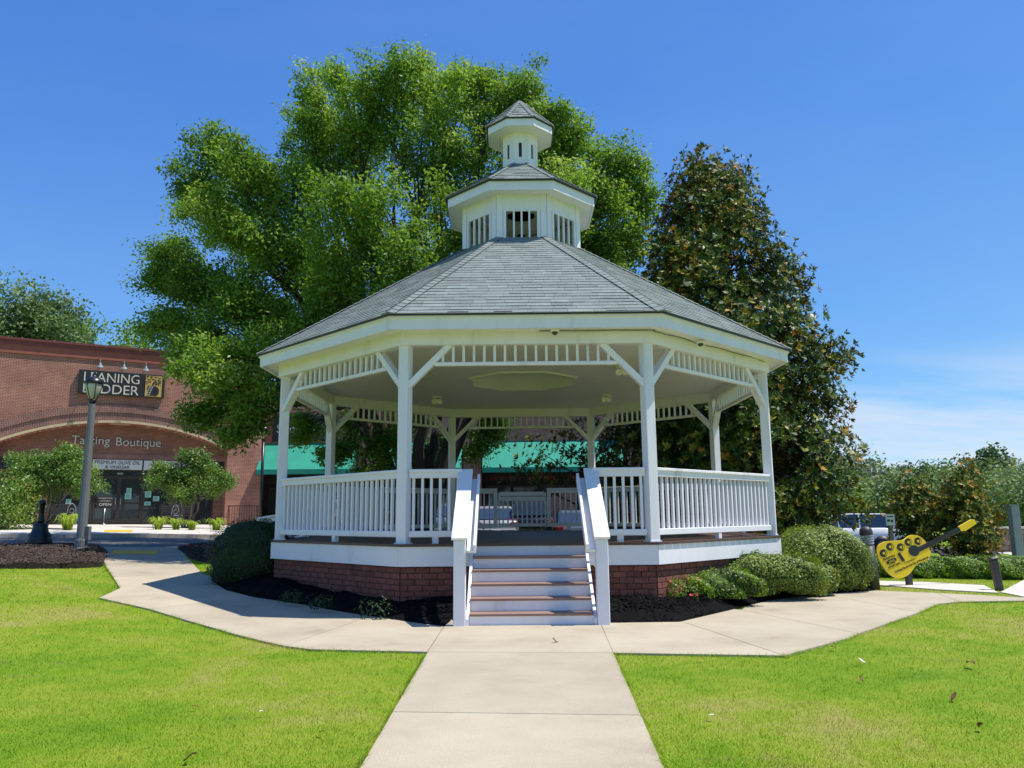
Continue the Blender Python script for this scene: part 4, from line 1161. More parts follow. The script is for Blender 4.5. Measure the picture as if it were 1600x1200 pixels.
for x, y, r, lab in ((-2.05, -4.72, .24, 'small dim plant in the shaded mulch near the front left corner'), (-2.95, -4.1, .17, 'tiny dim plant along the shaded left brick wall'), (-3.5, -3.6, .16, 'small plant farther along the shaded left brick wall')):
    shrub('young_plant', lab, x, y, float(bedz(x, y))-.03, r, r*.8, r*1.1, L_DRK, 420, .035, 'plant', .25, core=False)
# hedge row beyond the guitar
hy = 1.3
for k, (u, w, lab) in enumerate(((1392, .50, 'low hedge piece behind the bollard, left end of the row'), (1440, .62, 'low hedge piece behind the guitar post'), (1487, .55, 'low hedge piece below the guitar neck'), (1530, .62, 'low hedge piece at the right end of the row by the dark post'))):
    x = sx(u, hy+.15*k); shrub('hedge_shrub', lab, x, hy-.25*k+.3, 0, w, .42, .44, L_LIM, 7000, .045, rough=.12)

for x, lab in ((-1.3, 'low dark hedge piece behind the gazebo gate, left one'), (.55, 'low dark hedge piece behind the gazebo gate, right one')):
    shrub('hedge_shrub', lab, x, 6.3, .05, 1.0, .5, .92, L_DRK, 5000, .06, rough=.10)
# --- crape myrtles and planting by the shop
def myrtle(label, base, h0, lobes, n):
    root = thing('crape_myrtle', label, 'tree', base); m = MB(); pts = []
    stems = [np.array([math.cos(a)*.55, math.sin(a)*.45, h0]) for a in np.linspace(0, 2*PI, 7)[:-1]+.3]
    for s in stems: m.tube(curve((s[0]*.12, s[1]*.12, -.05), s, .0, 6, .04), list(np.linspace(.055, .03, 7)), 6)
    for lx, ly, lz, r in lobes:
        s = min(stems, key=lambda q: np.linalg.norm(q[:2]*2-np.array([lx, ly]))); m.tube(curve(s, (lx, ly, lz), .1, 5, .05), list(np.linspace(.03, .008, 6)), 5)
        k = int(26*r); dd = unit(k); pts.append(np.array([lx, ly, lz])+dd*r*rng.uniform(.3, 1.0, (k, 1)))
    n = int(n*1.7)
    m.build('trunk', BARKP, root); pts = np.concatenate(pts)
    c, d, nr, L, Wd, t = clump_leaves(pts, .34, max(1, n//len(pts)), .095, .055, .4)
    link('crown', leaf_mesh('crown', c, d, nr, L, Wd, t), L_MYR, root)
def at_shop(u, v, n):                                       # point over a pixel at n metres out from the shop front
    r = ray(u, v); o = CAM[:2]-S0; nrm = np.array([fy, -fx]); t = (n-o@nrm)/(r[:2]@nrm); return CAM+r*t
p = at_shop(68, 800, 6.5)
myrtle('bushy crape myrtle left of the grey lamp post', (p[0], p[1], float(g(p[0], p[1]))), 1.15,
       [(-1.5, 0, 1.8, .75), (-.7, -.3, 2.2, .8), (.2, 0, 2.45, .85), (1.0, .1, 2.1, .8), (1.6, -.1, 1.75, .6), (0, .5, 1.9, .8), (.6, .2, 2.9, .45), (-.2, -.6, 1.8, .7), (-1.0, .2, 2.5, .5), (-2.0, .1, 1.6, .5)], 15000)
p = at_shop(292, 800, 5.0)
myrtle('bushy crape myrtle in front of the shop, right of the doors', (p[0], p[1], float(g(p[0], p[1]))), 1.3,
       [(-1.1, 0, 2.1, .6), (-.4, 0, 2.5, .7), (.3, .1, 2.6, .7), (1.0, 0, 2.2, .7), (1.5, 0, 1.9, .5), (0, -.3, 1.9, .7), (.6, .2, 3.05, .3), (-1.3, 0, 2.6, .35), (.1, 0, 3.15, .4), (-.6, .1, 1.7, .5)], 11000)
p = at_shop(15, 800, 7.5); z = float(g(p[0], p[1]))
root = thing('leafy_bush', 'yellow-green loose bush at the left edge of the picture', 'bush', (p[0]-.3, p[1], z))
dd = unit(60); pts = np.array([0, 0, 1.0])+dd*np.array([1.3, 1.0, .95])*rng.uniform(.5, 1, (60, 1)); m = MB()
for q in pts[::3]: m.tube([(0, 0, -.05), tuple(q*[.4, .4, .5]), tuple(q)], [.03, .02, .006], 5)
m.build('stem', BARKP, root)
c, d, nr, L, Wd, t = clump_leaves(pts, .42, 90, .11, .06, .4, rng.normal(.6, .12, 60))
link('foliage', leaf_mesh('foliage', c, d, nr, L, Wd, t), L_MYR, root)
def lily(label, p, s=1.0):
    root = thing('daylily_clump', label, 'plant', (p[0], p[1], float(g(p[0], p[1]))+.10), group='daylilies along the shop kerb')
    V = []; Q = []; 
    for k in range(70):
        a = rng.uniform(0, 2*PI); l = s*rng.uniform(.3, .6); w = .018; dx_, dy_ = math.cos(a), math.sin(a); b = len(V); o = rng.normal(0, .07*s, 2)
        for t, hgt, ww in ((0, 0, 1), (.35, .75, 1), (.75, .9, .7), (1.05, .55, .15)):
            x = o[0]+dx_*l*t*.8; y = o[1]+dy_*l*t*.8; V += [(x-dy_*w*ww, y+dx_*w*ww, hgt*l), (x+dy_*w*ww, y-dx_*w*ww, hgt*l)]
        Q += [(b+2*j, b+2*j+1, b+2*j+3, b+2*j+2) for j in range(3)]
    link('leaves', mesh_np('leaves', np.array(V), np.array(Q), rng.uniform(.6, 1, len(Q))), L_LIM, root)
for u, n, s, lab in ((105, 8.3, 1.2, 'bright daylily clump left of the grey lamp post'), (247, 7.2, 1.0, 'daylily clump on the kerb just right of the doors'), (275, 7.4, .9, 'daylily clump under the right crape myrtle'), (300, 7.6, .8, 'daylily clump between the right crape myrtle and the fence'), (338, 7.8, 1.0, 'daylily clump nearest the round shrub by the gazebo')):
    lily(lab, at_shop(u, 822, n), s)

# --- trees beyond
def far_tree(name, label, base, H, R_, mat, n, leaf, trunk_h=.25, cat='tree', flat=1.0, group=None):
    root = thing(name, label, cat, base, group=group); m = MB()
    k = 46; dd = unit(k); dd[:, 2] = dd[:, 2]*.9+.1
    pts = np.array([0, 0, H*(.5+trunk_h*.5)])+dd*np.array([R_, R_, H*(1-trunk_h)*.5])*rng.uniform(.45, 1.0, (k, 1))**.6
    m.tube([(0, 0, -.2), (.1, 0, H*.3), (0, 0, H*.7)], [R_*.07+.08, R_*.05+.05, .05], 6)
    for q in pts[::3]: m.tube([(0, 0, H*.3), tuple(q)], [.08, .02], 4, cap=False)
    m.build('trunk', BARK, root)
    c, d, nr, L, Wd, t = clump_leaves(pts, R_*.42, n//k, leaf, leaf*.6, .45, rng.normal(.45, .16, k))
    link('crown', leaf_mesh('crown', c, d, nr, L, Wd, t), mat, root)
def top_at(u, v, y): p = ony(u, v, y); return p
for u, v, y, rr, mat, lab, n in ((20, 452, 42, 4.6, L_FAR, 'dense green tree behind the shop roof at the left edge', 12000), (78, 462, 44, 4.0, L_FAR, 'rounded dark green tree behind the middle of the shop roof', 8000), (118, 488, 40, 2.6, L_FAR, 'smaller green tree behind the shop roof, left of the sign', 4000),
                                 (182, 494, 36, 2.4, L_ELM, 'light airy green tree behind the shop sign', 3200), (222, 512, 38, 1.8, L_ELM, 'small airy tree beside the big shade tree, over the shop roof', 2200)):
    p = top_at(u, v, y); far_tree('roadside_tree', lab, (p[0], y, 1.0), p[2]-1.0, rr, mat, n*2, .30 if mat is L_FAR else .22)
# the wood on the right: near trees one by one, the far mass as one
p = top_at(1412, 745, 42); far_tree('vine_covered_tree', 'vine-draped conical green tree behind the white vehicle', (p[0], 42, -.6), p[2]+.6, 2.6, L_FAR, 5000, .26, 0)
for u, v, y, rr, lab in ((1590, 738, 52, 4.6, 'broad green tree behind the block wall at the right edge'), (1530, 748, 60, 4.2, 'green tree between the large magnolia bush and the grey column'), (1475, 735, 64, 4.0, 'green tree rising behind the large magnolia bush')):
    p = top_at(u, v, y); far_tree('woodland_tree', lab, (p[0], y, -.6), p[2]+.6, rr, L_FAR, 5200, .32, 0)
V = []; T = []; Vp = []; Tp = []
tw = MB()
for k in range(190):
    y = rng.uniform(85, 150); u = rng.uniform(1230, 1760) if k < 130 else rng.uniform(300, 1230)
    ridge = 722-8*math.sin(u*.021)+7*math.sin(u*.055+1)-6*(1 if 1440 < u < 1500 else 0)+rng.normal(0, 8)
    v = ridge+(150-y)*.42*rng.random()
    p = ony(u, v, y); H = p[2]; rr = rng.uniform(3.5, 7.5)
    kk = 30; dd = unit(kk); dd[:, 2] = np.abs(dd[:, 2])*1.1-.25
    pts = np.array([p[0], y, H-rr*1.15])+dd*np.array([rr, rr, rr*1.1])*rng.uniform(.7, 1, (kk, 1))
    pts = np.concatenate([pts, np.array([p[0], y, H*.45])+unit(10)*np.array([rr, rr, H*.3])])
    c, d, nr, L, Wd, t = clump_leaves(pts, rr*.30, 18, .72, .50, .7, np.full(len(pts), rng.normal(.48, .2))+rng.normal(0, .07, len(pts)))
    (V if k % 3 else Vp).append(leaf_quads(c, d, nr, L, Wd)); (T if k % 3 else Tp).append(t)
    tw.tube([(p[0], y, -.5), (p[0], y, H*.8)], [.3, .1], 5)
for V_, T_, mat, lab, nm in ((V, T, L_FAR, 'far mass of green broadleaf wood along the skyline', 'distant_wood'), (Vp, Tp, L_PINE, 'greyer pine crowns mixed into the skyline wood', 'distant_pines')):
    V_ = np.concatenate(V_); tag(link(nm, mesh_np(nm, V_, np.arange(len(V_)).reshape(-1, 4), np.clip(np.concatenate(T_), 0, 1)), mat), lab, 'wood', kind='stuff')
tag(tw.build('distant_trunks', BARK), 'trunks of the skyline wood', 'wood', kind='stuff')

# ------------------------------------------------------------------ lettering
def text_obj(name, body, w, hgt, mat, parent, M, depth=.006, shear=0.0, bold=0.0):
    cu = bpy.data.curves.new(name, 'FONT'); cu.body = body; cu.align_x = 'CENTER'; cu.align_y = 'CENTER'; cu.extrude = .5; cu.shear = shear; cu.offset = bold; cu.resolution_u = 4
    tmp = bpy.data.objects.new('tmp', cu); COL.objects.link(tmp)
    bpy.context.view_layer.update()
    me = bpy.data.meshes.new_from_object(tmp.evaluated_get(bpy.context.evaluated_depsgraph_get()))
    bpy.data.objects.remove(tmp); bpy.data.curves.remove(cu)
    me.name = name
    co = np.array([v.co[:] for v in me.vertices]); lo = co.min(0); hi = co.max(0)
    co = (co-(lo+hi)/2)/(hi-lo)*np.array([w, hgt, depth])
    me.vertices.foreach_set('co', co.astype(np.float32).ravel()); me.update(); me.materials.clear(); me.materials.append(mat)
    o = link(name, me, None, parent); o.matrix_local = M
    return o
FACE = Matrix.Rotation(PI/2, 4, 'X')                          # text standing up, read from -y
def upright(x, y, z, ang=0.0): return Matrix.Translation((x, y, z)) @ Matrix.Rotation(-ang, 4, 'Y') @ FACE

# ------------------------------------------------------------------ brick shop on the left
BWALL = brick_mat('shop brickwork', (.37, .12, .072), (.255, .078, .05), (.42, .30, .23))
BSOLD = brick_mat('soldier brick courses', (.27, .10, .07), (.19, .07, .05), (.33, .25, .20), bw=.203, bh=.068, rot=True)
BBAND = pm('smooth brick band', (.32, .105, .065), (.25, .08, .05), rough=.8, scale=3, bump=.2)
BINNER = brick_mat('recessed brickwork', (.27, .095, .058), (.19, .062, .04), (.28, .20, .15))
DARKI = pm('dim shop interior', (.02, .018, .016), (.035, .03, .026), rough=.9, scale=2)
FRAMEB = pm('dark bronze door frame', (.035, .028, .024), (.028, .022, .02), rough=.45)
SIGNW = pm('off-white sign panel', (.62, .62, .57), (.56, .56, .52), rough=.5, scale=2)
ZB = 1.06
shop = thing('brick_shop', 'red brick shop with a wide arched entrance on the left', 'shop', (S0[0], S0[1], ZB), math.atan2(fy, fx))
XL, XR, TOP, HW = -15.0, 6.45, 7.75, 4.9
RA, RC = 11.4, -.1
def arcz(x, base=4.76, rad=RA): return base-rad+math.sqrt(rad*rad-(x-RC)**2)
m = MB()
m.box(XL, RC-HW, 0, 8, -.4, TOP); m.box(RC+HW, XR, 0, 8, -.4, TOP)
n = 28
xs = [RC-HW+2*HW*k/n for k in range(n+1)]
vs = [(x, 0, arcz(x)) for x in xs]+[(x, 0, TOP) for x in xs]+[(x, .8, arcz(x)) for x in xs]
m.add(vs, [(k, k+1, n+2+k, n+1+k) for k in range(n)]+[(2*n+2+k, 2*n+3+k, k+1, k) for k in range(n)])
m.add([(RC-HW, 0, TOP-.001), (RC+HW, 0, TOP-.001), (RC+HW, 8, TOP-.001), (RC-HW, 8, TOP-.001)], [(0, 1, 2, 3)])
wall = m.build('wall', BWALL, shop)
# rings of the arch and its cream soffit trim
def arch_ring(name, r0, r1, proud, mat, w=HW):
    m = MB(); c = 4.76-RA; a1 = math.asin(w/RA); nn = 30; vs = []
    for k in range(nn+1):
        a = -a1+2*a1*k/nn
        for rr, yy in ((RA+r0, -proud), (RA+r1, -proud), (RA+r1, .05), (RA+r0, .30)): vs.append((RC+rr*math.sin(a), yy, c+rr*math.cos(a)))
    fs = []
    for k in range(nn):
        for j in range(4): fs.append((k*4+j, k*4+(j+1) % 4, k*4+4+(j+1) % 4, k*4+4+j))
    m.add(vs, [f[::-1] for f in fs]+[(0, 1, 2, 3), (nn*4+3, nn*4+2, nn*4+1, nn*4)]); return m.build(name, mat, shop)
arch_ring('arch_ring', .14, .50, .03, BSOLD, 5.0); arch_ring('arch_ring', .51, .86, .075, BSOLD, 5.15)
arch_ring('arch_trim', .02, .135, .05, CREAM)
for z0, z1, y, mat, nm in ((TOP, TOP+.10, .06, BBAND, 'brick_band'), (TOP+.10, TOP+.42, .03, BBAND, 'brick_band'), (TOP+.42, TOP+.50, .09, REDM, 'coping'), (TOP+.50, TOP+.60, .05, BBAND, 'brick_band'), (TOP+.60, TOP+.70, .14, REDM, 'coping')):
    m = MB(); m.box(XL, XR+y, -y, 8.0, z0, z1-.002); m.build(nm, mat, shop)
# recessed wall with the entrance
m = MB(); m.box(RC-HW, RC+HW, .80, .95, 3.36, 5.2); m.build('inner_wall', BINNER, shop)
m = MB(); m.box(RC-HW, RC+HW, .77, .95, 3.12, 3.359); m.build('soldier_course', BSOLD, shop)
m = MB(); m.box(RC-HW, RC+HW, .80, .95, 2.55, 3.119); m.build('sign_board_backing', FRAMEB, shop)
m = MB(); m.box(RC-HW, RC+HW, 3.5, 3.6, -.2, 3.2); m.box(RC-HW, RC+HW, .95, 3.5, -.2, .02); m.build('interior', DARKI, shop)
m = MB()
for a, b in ((RC-HW, -4.4), (-3.25, -2.85), (4.35, RC+HW)): m = MB(); m.box(a, b, .70, .95, 0, 2.55); m.build('entrance_pier', BINNER, shop)
def storewin(x0, x1, nm='shop_window'):
    m = MB(); f = .06
    for a, b, c, d in ((x0, x0+f, .03, 2.55), (x1-f, x1, .03, 2.55), (x0+f, x1-f, .03, .20), (x0+f, x1-f, 2.44, 2.55)): m.box(a, b, .80, .90, c, d)
    o = m.build(nm, FRAMEB, shop)
    m = MB(); m.box(x0+f, x1-f, .845, .855, .20, 2.44); m.build('pane', GLASSD, o)
for a, b in ((-4.39, -3.26), (-2.84, -1.86), (-1.85, -1.0), (1.12, 2.2), (2.21, 3.28), (3.29, 4.34)): storewin(a, b)
for a, b, hx in ((-.99, .06, -.05), (.065, 1.11, .16)):
    m = MB()
    for q in ((a, a+.09, .02, 2.28), (b-.09, b, .02, 2.28), (a+.09, b-.09, .02, .26), (a+.09, b-.09, 2.17, 2.28), (a+.09, b-.09, .98, 1.06)): m.box(q[0], q[1], .80, .88, q[2], q[3])
    o = m.build('door', FRAMEB, shop)
    m = MB(); m.box(a+.09, b-.09, .835, .845, .26, .98); m.box(a+.09, b-.09, .835, .845, 1.06, 2.17); m.build('pane', GLASSD, o)
    m = MB(); m.tube([(hx, .78, .95), (hx, .74, .97), (hx, .74, 1.27), (hx, .78, 1.29)], .014, 6); m.build('handle', RIM, o)
m = MB(); m.box(-.99, 1.11, .80, .88, 2.285, 2.34); m.box(-.99, 1.11, .835, .845, 2.34, 2.55, 1); m.build('transom', [FRAMEB, GLASSD], shop)
text_obj('door_number', '450', .26, .09, LETTER, shop, upright(.06, .79, 2.43))
def panel(x0, x1, l1, l2, w1, w2):
    m = MB(); m.box(x0, x1, .735, .799, 2.62, 3.08); o = m.build('sign_panel', SIGNW, shop)
    text_obj('lettering', l1, w1, .17, BLACK, o, upright((x0+x1)/2, .728, 2.95)); text_obj('lettering', l2, w2, .14, BLACK, o, upright((x0+x1)/2, .728, 2.73))
panel(-1.14, 1.0, 'PREMIUM OLIVE OIL', '& VINEGAR', 1.95, 1.05); panel(1.07, 3.2, 'SEASONINGS', 'PASTA', 1.4, .7); panel(-3.3, -1.2, 'GIFTS', 'TASTINGS', .8, 1.1)
# the sign over the entrance and the cut-out letters below it
sg = thing('shop_sign', 'black sign board with carved name and gold tree panel above the arch', 'sign', (S0[0], S0[1], ZB), math.atan2(fy, fx))
m = MB(); m.cbox(-2.02, 1.68, -.20, -.02, 6.06, 7.20, .02); sb_ = m.build('board', BLACK, sg)
text_obj('lettering', 'LEANING', 2.35, .44, LETTER, sg, upright(-.62, -.205, 6.88)); text_obj('lettering', 'LADDER', 2.35, .44, LETTER, sg, upright(-.62, -.205, 6.34))
m = MB(); m.box(.82, 1.55, -.225, -.2005, 6.10, 7.12); gp = m.build('emblem_panel', GOLD, sg)
m = MB(); Mv = lambda pts: [(x, -.232, z) for x, z in pts]
def flat(mb, pts): mb.add([(x, -.232, z) for x, z in pts]+[(x, -.2255, z) for x, z in pts], [tuple(range(len(pts)))]+[(i, i+len(pts), (i+1) % len(pts)+len(pts), (i+1) % len(pts)) for i in range(len(pts))])
flat(m, [(.98, 6.14), (1.32, 6.14), (1.42, 6.24), (1.44, 6.44), (1.36, 6.58), (1.2, 6.62), (1.08, 6.6), (.96, 6.66), (.9, 6.5), (.93, 6.3)])
for k in range(70):
    x = rng.uniform(.86, 1.5); z = rng.uniform(6.66, 7.1); r_ = rng.uniform(.012, .03); flat(m, [(x+r_*math.cos(a)*1.3, z+r_*math.sin(a)) for a in np.linspace(0, 2*PI, 7)[:-1]])
tag(m.build('emblem', BLACK, gp), kind='stuff')
m = MB()
for a, b in (((.86, 6.14), (1.02, 6.62)), ((1.0, 6.14), (1.16, 6.62))): m.beam((a[0], -.238, a[1]), (b[0], -.238, b[1]), .02, .02)
for k in range(5): m.beam((.87+.03*k, -.238, 6.2+.09*k), (1.03+.03*k, -.238, 6.2+.09*k), .015, .015)
m.build('ladder_emblem', LETTER, gp)
tb2 = thing('wall_lettering', 'pale cut-out lettering on the recessed brick under the arch', 'sign', (S0[0], S0[1], ZB), math.atan2(fy, fx))
text_obj('lettering', 'Tasting', 1.62, .52, LETTER, tb2, upright(-1.28, .765, 3.92), .03); text_obj('lettering', 'Boutique', 1.98, .52, LETTER, tb2, upright(.78, .765, 3.90), .03)
text_obj('letter_shadow_plate', 'Tasting', 1.66, .55, BLACK, tb2, upright(-1.28, .785, 3.92), .02, bold=.02); text_obj('letter_shadow_plate', 'Boutique', 2.02, .55, BLACK, tb2, upright(.78, .785, 3.90), .02, bold=.02)
for s, lab in ((-1.18, 'left'), (-.18, 'middle'), (.76, 'right')):
    p = fr(s, 0); t = thing('sign_light', f'grey gooseneck lamp over the black shop sign, {lab} of the three', 'light', (p[0], p[1], ZB+7.35), math.atan2(fy, fx))
    m = MB(); m.tube([(0, 0, .05), (0, -.2, .25), (0, -.5, .33), (0, -.72, .25), (0, -.78, .10)], .018, 6); m.build('arm', GREYM, t)
    m = MB(); m.lathe([(.03, .10), (.05, .02), (.13, -.08), (.16, -.12), (.13, -.11), (0, -.02)], 14, M=Matrix.Translation((0, -.78, .02)) @ Matrix.Rotation(.3, 4, 'X')); m.build('shade', SILV, t)
# things by the entrance
def notice(x, z, w, hgt, lab):
    p = fr(x, -.79); t = thing('notice', lab, 'notice', (p[0], p[1], ZB+z), math.atan2(fy, fx))
    m = MB(); m.box(-w/2, w/2, -.004, 0, 0, hgt); o = m.build('paper', PAPER, t)
    m = MB()
    for k in range(4): m.box(-w*.36, w*(.1+.25*rng.random()), -.006, -.0045, hgt*(.2+.17*k), hgt*(.25+.17*k))
    m.build('print', BRONZE, t)
notice(.50, 1.52, .22, .22, 'small pale notice high on the right shop door'); notice(.48, 1.22, .28, .28, 'larger pale notice under another on the right shop door')
notice(1.35, 1.3, .28, .30, 'upper pale notice on the window right of the doors'); notice(1.35, .92, .28, .18, 'lowest pale notice on the window right of the doors'); notice(1.72, 1.12, .28, .24, 'pale notice farthest right on the shop window'); notice(-2.0, .92, .22, .30, 'pale notice behind the grey lamp post')
p = fr(-.52, .35); st = thing('sign_stand', 'black opening hours board on a thin stand before the left door', 'sign', (p[0], p[1], float(g(*p))+.13), math.atan2(fy, fx))
m = MB(); m.lathe([(.16, 0), (.15, .02), (.03, .05), (.012, .10), (.012, .8)], 12); m.build('stand', RIM, st)
m = MB(); m.cbox(-.36, .36, -.02, .02, .78, 1.30, .005); b_ = m.build('board', BLACK, st)
for l, z, w, hh in (('EXTENDED HOURS', 1.20, .56, .06), ('FOR HOLIDAYS', 1.08, .45, .06), ('OPEN', .92, .50, .12)): text_obj('lettering', l, w, hh, LETTER, b_, upright(0, -.023, z), .003)
def bench(s, n, lab):
    p = fr(s, n); t = thing('bench', lab, 'bench', (p[0], p[1], float(g(*p))+.13), math.atan2(fy, fx))
    for k in range(4): m = MB(); m.box(-.75, .75, -.24+.115*k, -.14+.115*k, .42, .45); m.build('seat_slat', BRONZE, t)
    for k in range(4): m = MB(); m.box(-.75, .75, .24, .27, .52+.105*k, .60+.105*k); m.build('back_slat', BRONZE, t)
    for x in (-.72, .68):
        for y in (-.22, .23): m = MB(); m.box(x, x+.05, y, y+.04, 0, .419 if y < 0 else .93); m.build('leg', BLACKM, t)
        m = MB(); m.box(x, x+.05, -.24, .229, .62, .66); m.build('armrest', BLACKM, t)
bench(-2.6, .3, 'dark slatted bench left of the shop doors'); bench(2.55, .3, 'dark slatted bench right of the shop doors')
def iron_chair(s, n, lab):
    p = fr(s, n); t = thing('iron_chair', lab, 'chair', (p[0], p[1], float(g(*p))+.13), math.atan2(fy, fx)+.5)
    m = MB(); m.lathe([(.0, .44), (.21, .44), (.22, .455), (.21, .47), (0, .47)], 16); m.build('seat', SILV, t)
    for a in range(4):
        c_, s_ = math.cos(a*PI/2+.78), math.sin(a*PI/2+.78); m = MB(); m.tube([(c_*.18, s_*.18, .44), (c_*.2, s_*.2, .2), (c_*.25, s_*.25, 0)], .013, 6); m.build('leg', SILV, t)
    m = MB(); m.tube([(.2*math.cos(a), .2+.02*math.sin(a), .47+.48*math.sin(a)) for a in np.linspace(0, PI, 11)], .014, 6); m.build('back_hoop', SILV, t)
    m = MB(); m.tube([(.10*math.cos(a), .2, .62+.10*math.sin(a)) for a in np.linspace(0, 2*PI, 13)], .010, 5); m.build('back_scroll', SILV, t)
iron_chair(-1.75, 1.3, 'curly iron chair left of the shop doors'); iron_chair(2.5, 1.4, 'curly iron chair right of the shop doors')
def railing_iron(name, lab, a, b, hgt, n, z0, parent_cat='railing'):
    d = np.array(b)-np.array(a); L_ = np.linalg.norm(d); t = thing(name, lab, parent_cat, (a[0], a[1], z0), math.atan2(d[1], d[0]))
    for z in (.12, hgt-.03): m = MB(); m.box(0, L_, -.015, .015, z, z+.03); m.build('rail', BLACKM, t)
    m = MB(); m.box(-.009, .009, -.009, .009, .15, hgt-.03); me = m.mesh('bar'); me.materials.append(BLACKM)
    for k in range(n): link('bar', me, None, t, (L_*(k+.5)/n, 0, 0))
    m = MB(); m.box(-.02, .02, -.02, .02, 0, hgt); me = m.mesh('end_post'); me.materials.append(BLACKM)
    for x in (0, L_): link('end_post', me, None, t, (x, 0, 0))
a = at_shop(356, 815, 1.2); b = at_shop(402, 815, 1.2); railing_iron('iron_railing', 'black iron railing in front of the brick pier', a[:2], b[:2], 1.08, 12, float(g(a[0], a[1])))

# ------------------------------------------------------------------ row of shops behind the gazebo
SY = 25.5
row = thing('row_of_shops', 'brick row with green awnings seen behind the gazebo', 'shops', (0, SY, .3))
BW2 = brick_mat('row brickwork', (.42, .155, .10), (.29, .10, .065), (.46, .34, .27))
xa = float(ony(402, 750, SY)[0])
m = MB(); m.box(xa, 15, 0, 6, 4.3, 7.6); m.box(xa, 15, .6, .7, -.3, 4.3, 1); m.build('wall', [BW2, DARKI], row)
m = MB(); m.box(xa, 15.1, -.12, 6, 7.6, 7.75); m.build('coping', REDM, row)
def bx_(u): return float(ony(u, 750, SY-.4)[0])
for u0, u1 in ((560, 592), (724, 752), (975, 1010)):
    m = MB(); m.box(bx_(u0), bx_(u1), -.45, .65, -.3, 7.3); m.build('pier', BW2, row)
for u0, u1 in ((410, 556), (596, 722), (755, 972)):
    x0, x1 = bx_(u0), bx_(u1); zt = float(ony(480, 692, SY)[2])-.3; zb_ = float(ony(480, 733, SY-1.5)[2])-.3; n = max(2, int((x1-x0)/1.2))
    m = MB(); m.add([(x0, -.02, zt), (x1, -.02, zt), (x1, -1.5, zb_), (x0, -1.5, zb_)], [(3, 2, 1, 0)]); m.add([(x0, -1.5, zb_), (x1, -1.5, zb_), (x1, -1.5, zb_-.25), (x0, -1.5, zb_-.25)], [(3, 2, 1, 0)])
    for x in (x0, x1): m.add([(x, -.02, zt), (x, -1.5, zb_), (x, -1.5, zb_-.25), (x, -.02, zb_-.25)], [(0, 1, 2, 3)], 1)
    aw = m.build('awning', [TEAL, TEALD], row)
    m = MB()
    for k in range(n+1): m.beam((x0+(x1-x0)*k/n, -.02, zt-.03), (x0+(x1-x0)*k/n, -1.48, zb_-.03), .03, .03)
    m.build('awning_frame', BLACKM, aw)
    k = 0; x = x0+.1
    while x < x1-1:
        f_ = MB()
        for q in ((x, x+.06, -.1+.3, 3.1), (x+1.3, x+1.36, .2, 3.1), (x+.06, x+1.3, .2, .45), (x+.06, x+1.3, 2.5, 2.6)): f_.box(q[0], q[1], .40, .48, q[2], q[3])
        o = f_.build('shop_window', FRAMEB, row); f_ = MB(); f_.box(x+.06, x+1.3, .435, .445, .45, 2.5); f_.build('pane', GLASSD, o); x += 1.42
p0_ = ony(427, 650, SY-.1); p1_ = ony(526, 689, SY-.1)
m = MB(); m.cbox(p0_[0], p1_[0], -.16, -.01, p1_[2]-.3, p0_[2]-.3, .02); o = m.build('sign_board', BLACK, row)
text_obj('lettering', 'Salon W', (p1_[0]-p0_[0])*.62, .45, SIGNW, o, upright(p0_[0]+(p1_[0]-p0_[0])*.38, -.165, (p0_[2]+p1_[2])/2-.3))
m = MB(); x0, x1 = bx_(768), bx_(915)
for k in range(40): m.box(x0+(x1-x0)*k/40, x0+(x1-x0)*(k+.22)/40, -1.53, -1.51, 2.80+.08*(k % 2), 2.98)
tag(m.build('awning_fringe', TAIL, row), kind='stuff')
a = ony(770, 770, 22.8); b = ony(852, 770, 22.8); railing_iron('iron_railing', 'black iron patio railing under the middle green awning', a[:2], b[:2], 2.0, 14, .35)
p = ony(880, 812, 19.6); bp = thing('brick_pier', 'free-standing brick pier seen through the back right railing', 'pier', (p[0], 19.6, .1))
m = MB(); m.box(-.5, .5, -.5, .5, 0, 2.28); m.build('shaft', BW2, bp); m = MB(); m.box(-.56, .56, -.56, .56, 2.28, 2.38); m.build('cap', KERB, bp)

# ------------------------------------------------------------------ lamps, posts, bollards
def acorn(t, z, s, glass, mat):
    m = MB(); m.lathe([(.055*s, z), (.09*s, z+.05*s), (.10*s, z+.10*s), (.085*s, z+.13*s)], 14); m.build('collar', mat, t)
    m = MB(); m.lathe([(.085*s, z+.13*s), (.15*s, z+.28*s), (.205*s, z+.46*s), (.215*s, z+.56*s)], 18); m.build('globe', glass, t)
    m = MB(); m.lathe([(.235*s, z+.54*s), (.24*s, z+.58*s), (.20*s, z+.67*s), (.10*s, z+.73*s), (.05*s, z+.75*s), (.03*s, z+.80*s), (.035*s, z+.84*s), (0, z+.92*s)], 18); m.build('cap', mat, t)
    for k in range(6):
        a = k*PI/3+.2; m = MB(); m.tube([(math.cos(a)*r_*s, math.sin(a)*r_*s, z+h_*s) for r_, h_ in ((.09, .12), (.155, .28), (.212, .46), (.224, .56))], .011*s, 5); m.build('rib', mat, t)
lx, ly = ong(125, 868); lz = float(g(lx, ly))+.05; tall = float(ony(146, 578, ly)[2])-lz
lp = thing('lamp_post', 'grey tapered lamp post with black ribbed lantern on the left', 'lamp post', (lx, ly, lz))
hh = tall-.62
m = MB(); m.lathe([(.165, -.05), (.165, .10), (.14, .14), (.135, .30), (.12, .34)], 12, smooth=False); m.build('base', GREYM, lp)
m = MB(); m.lathe([(.114, .34), (.105, .8), (.075, hh-.22)], 12, smooth=False); m.build('shaft', GREYM, lp)
m = MB(); m.box(.10, .19, -.06, .06, .30, .62); m.build('service_box', GREYM, lp)
acorn(lp, hh-.22, .90, FROST, BLACKM)
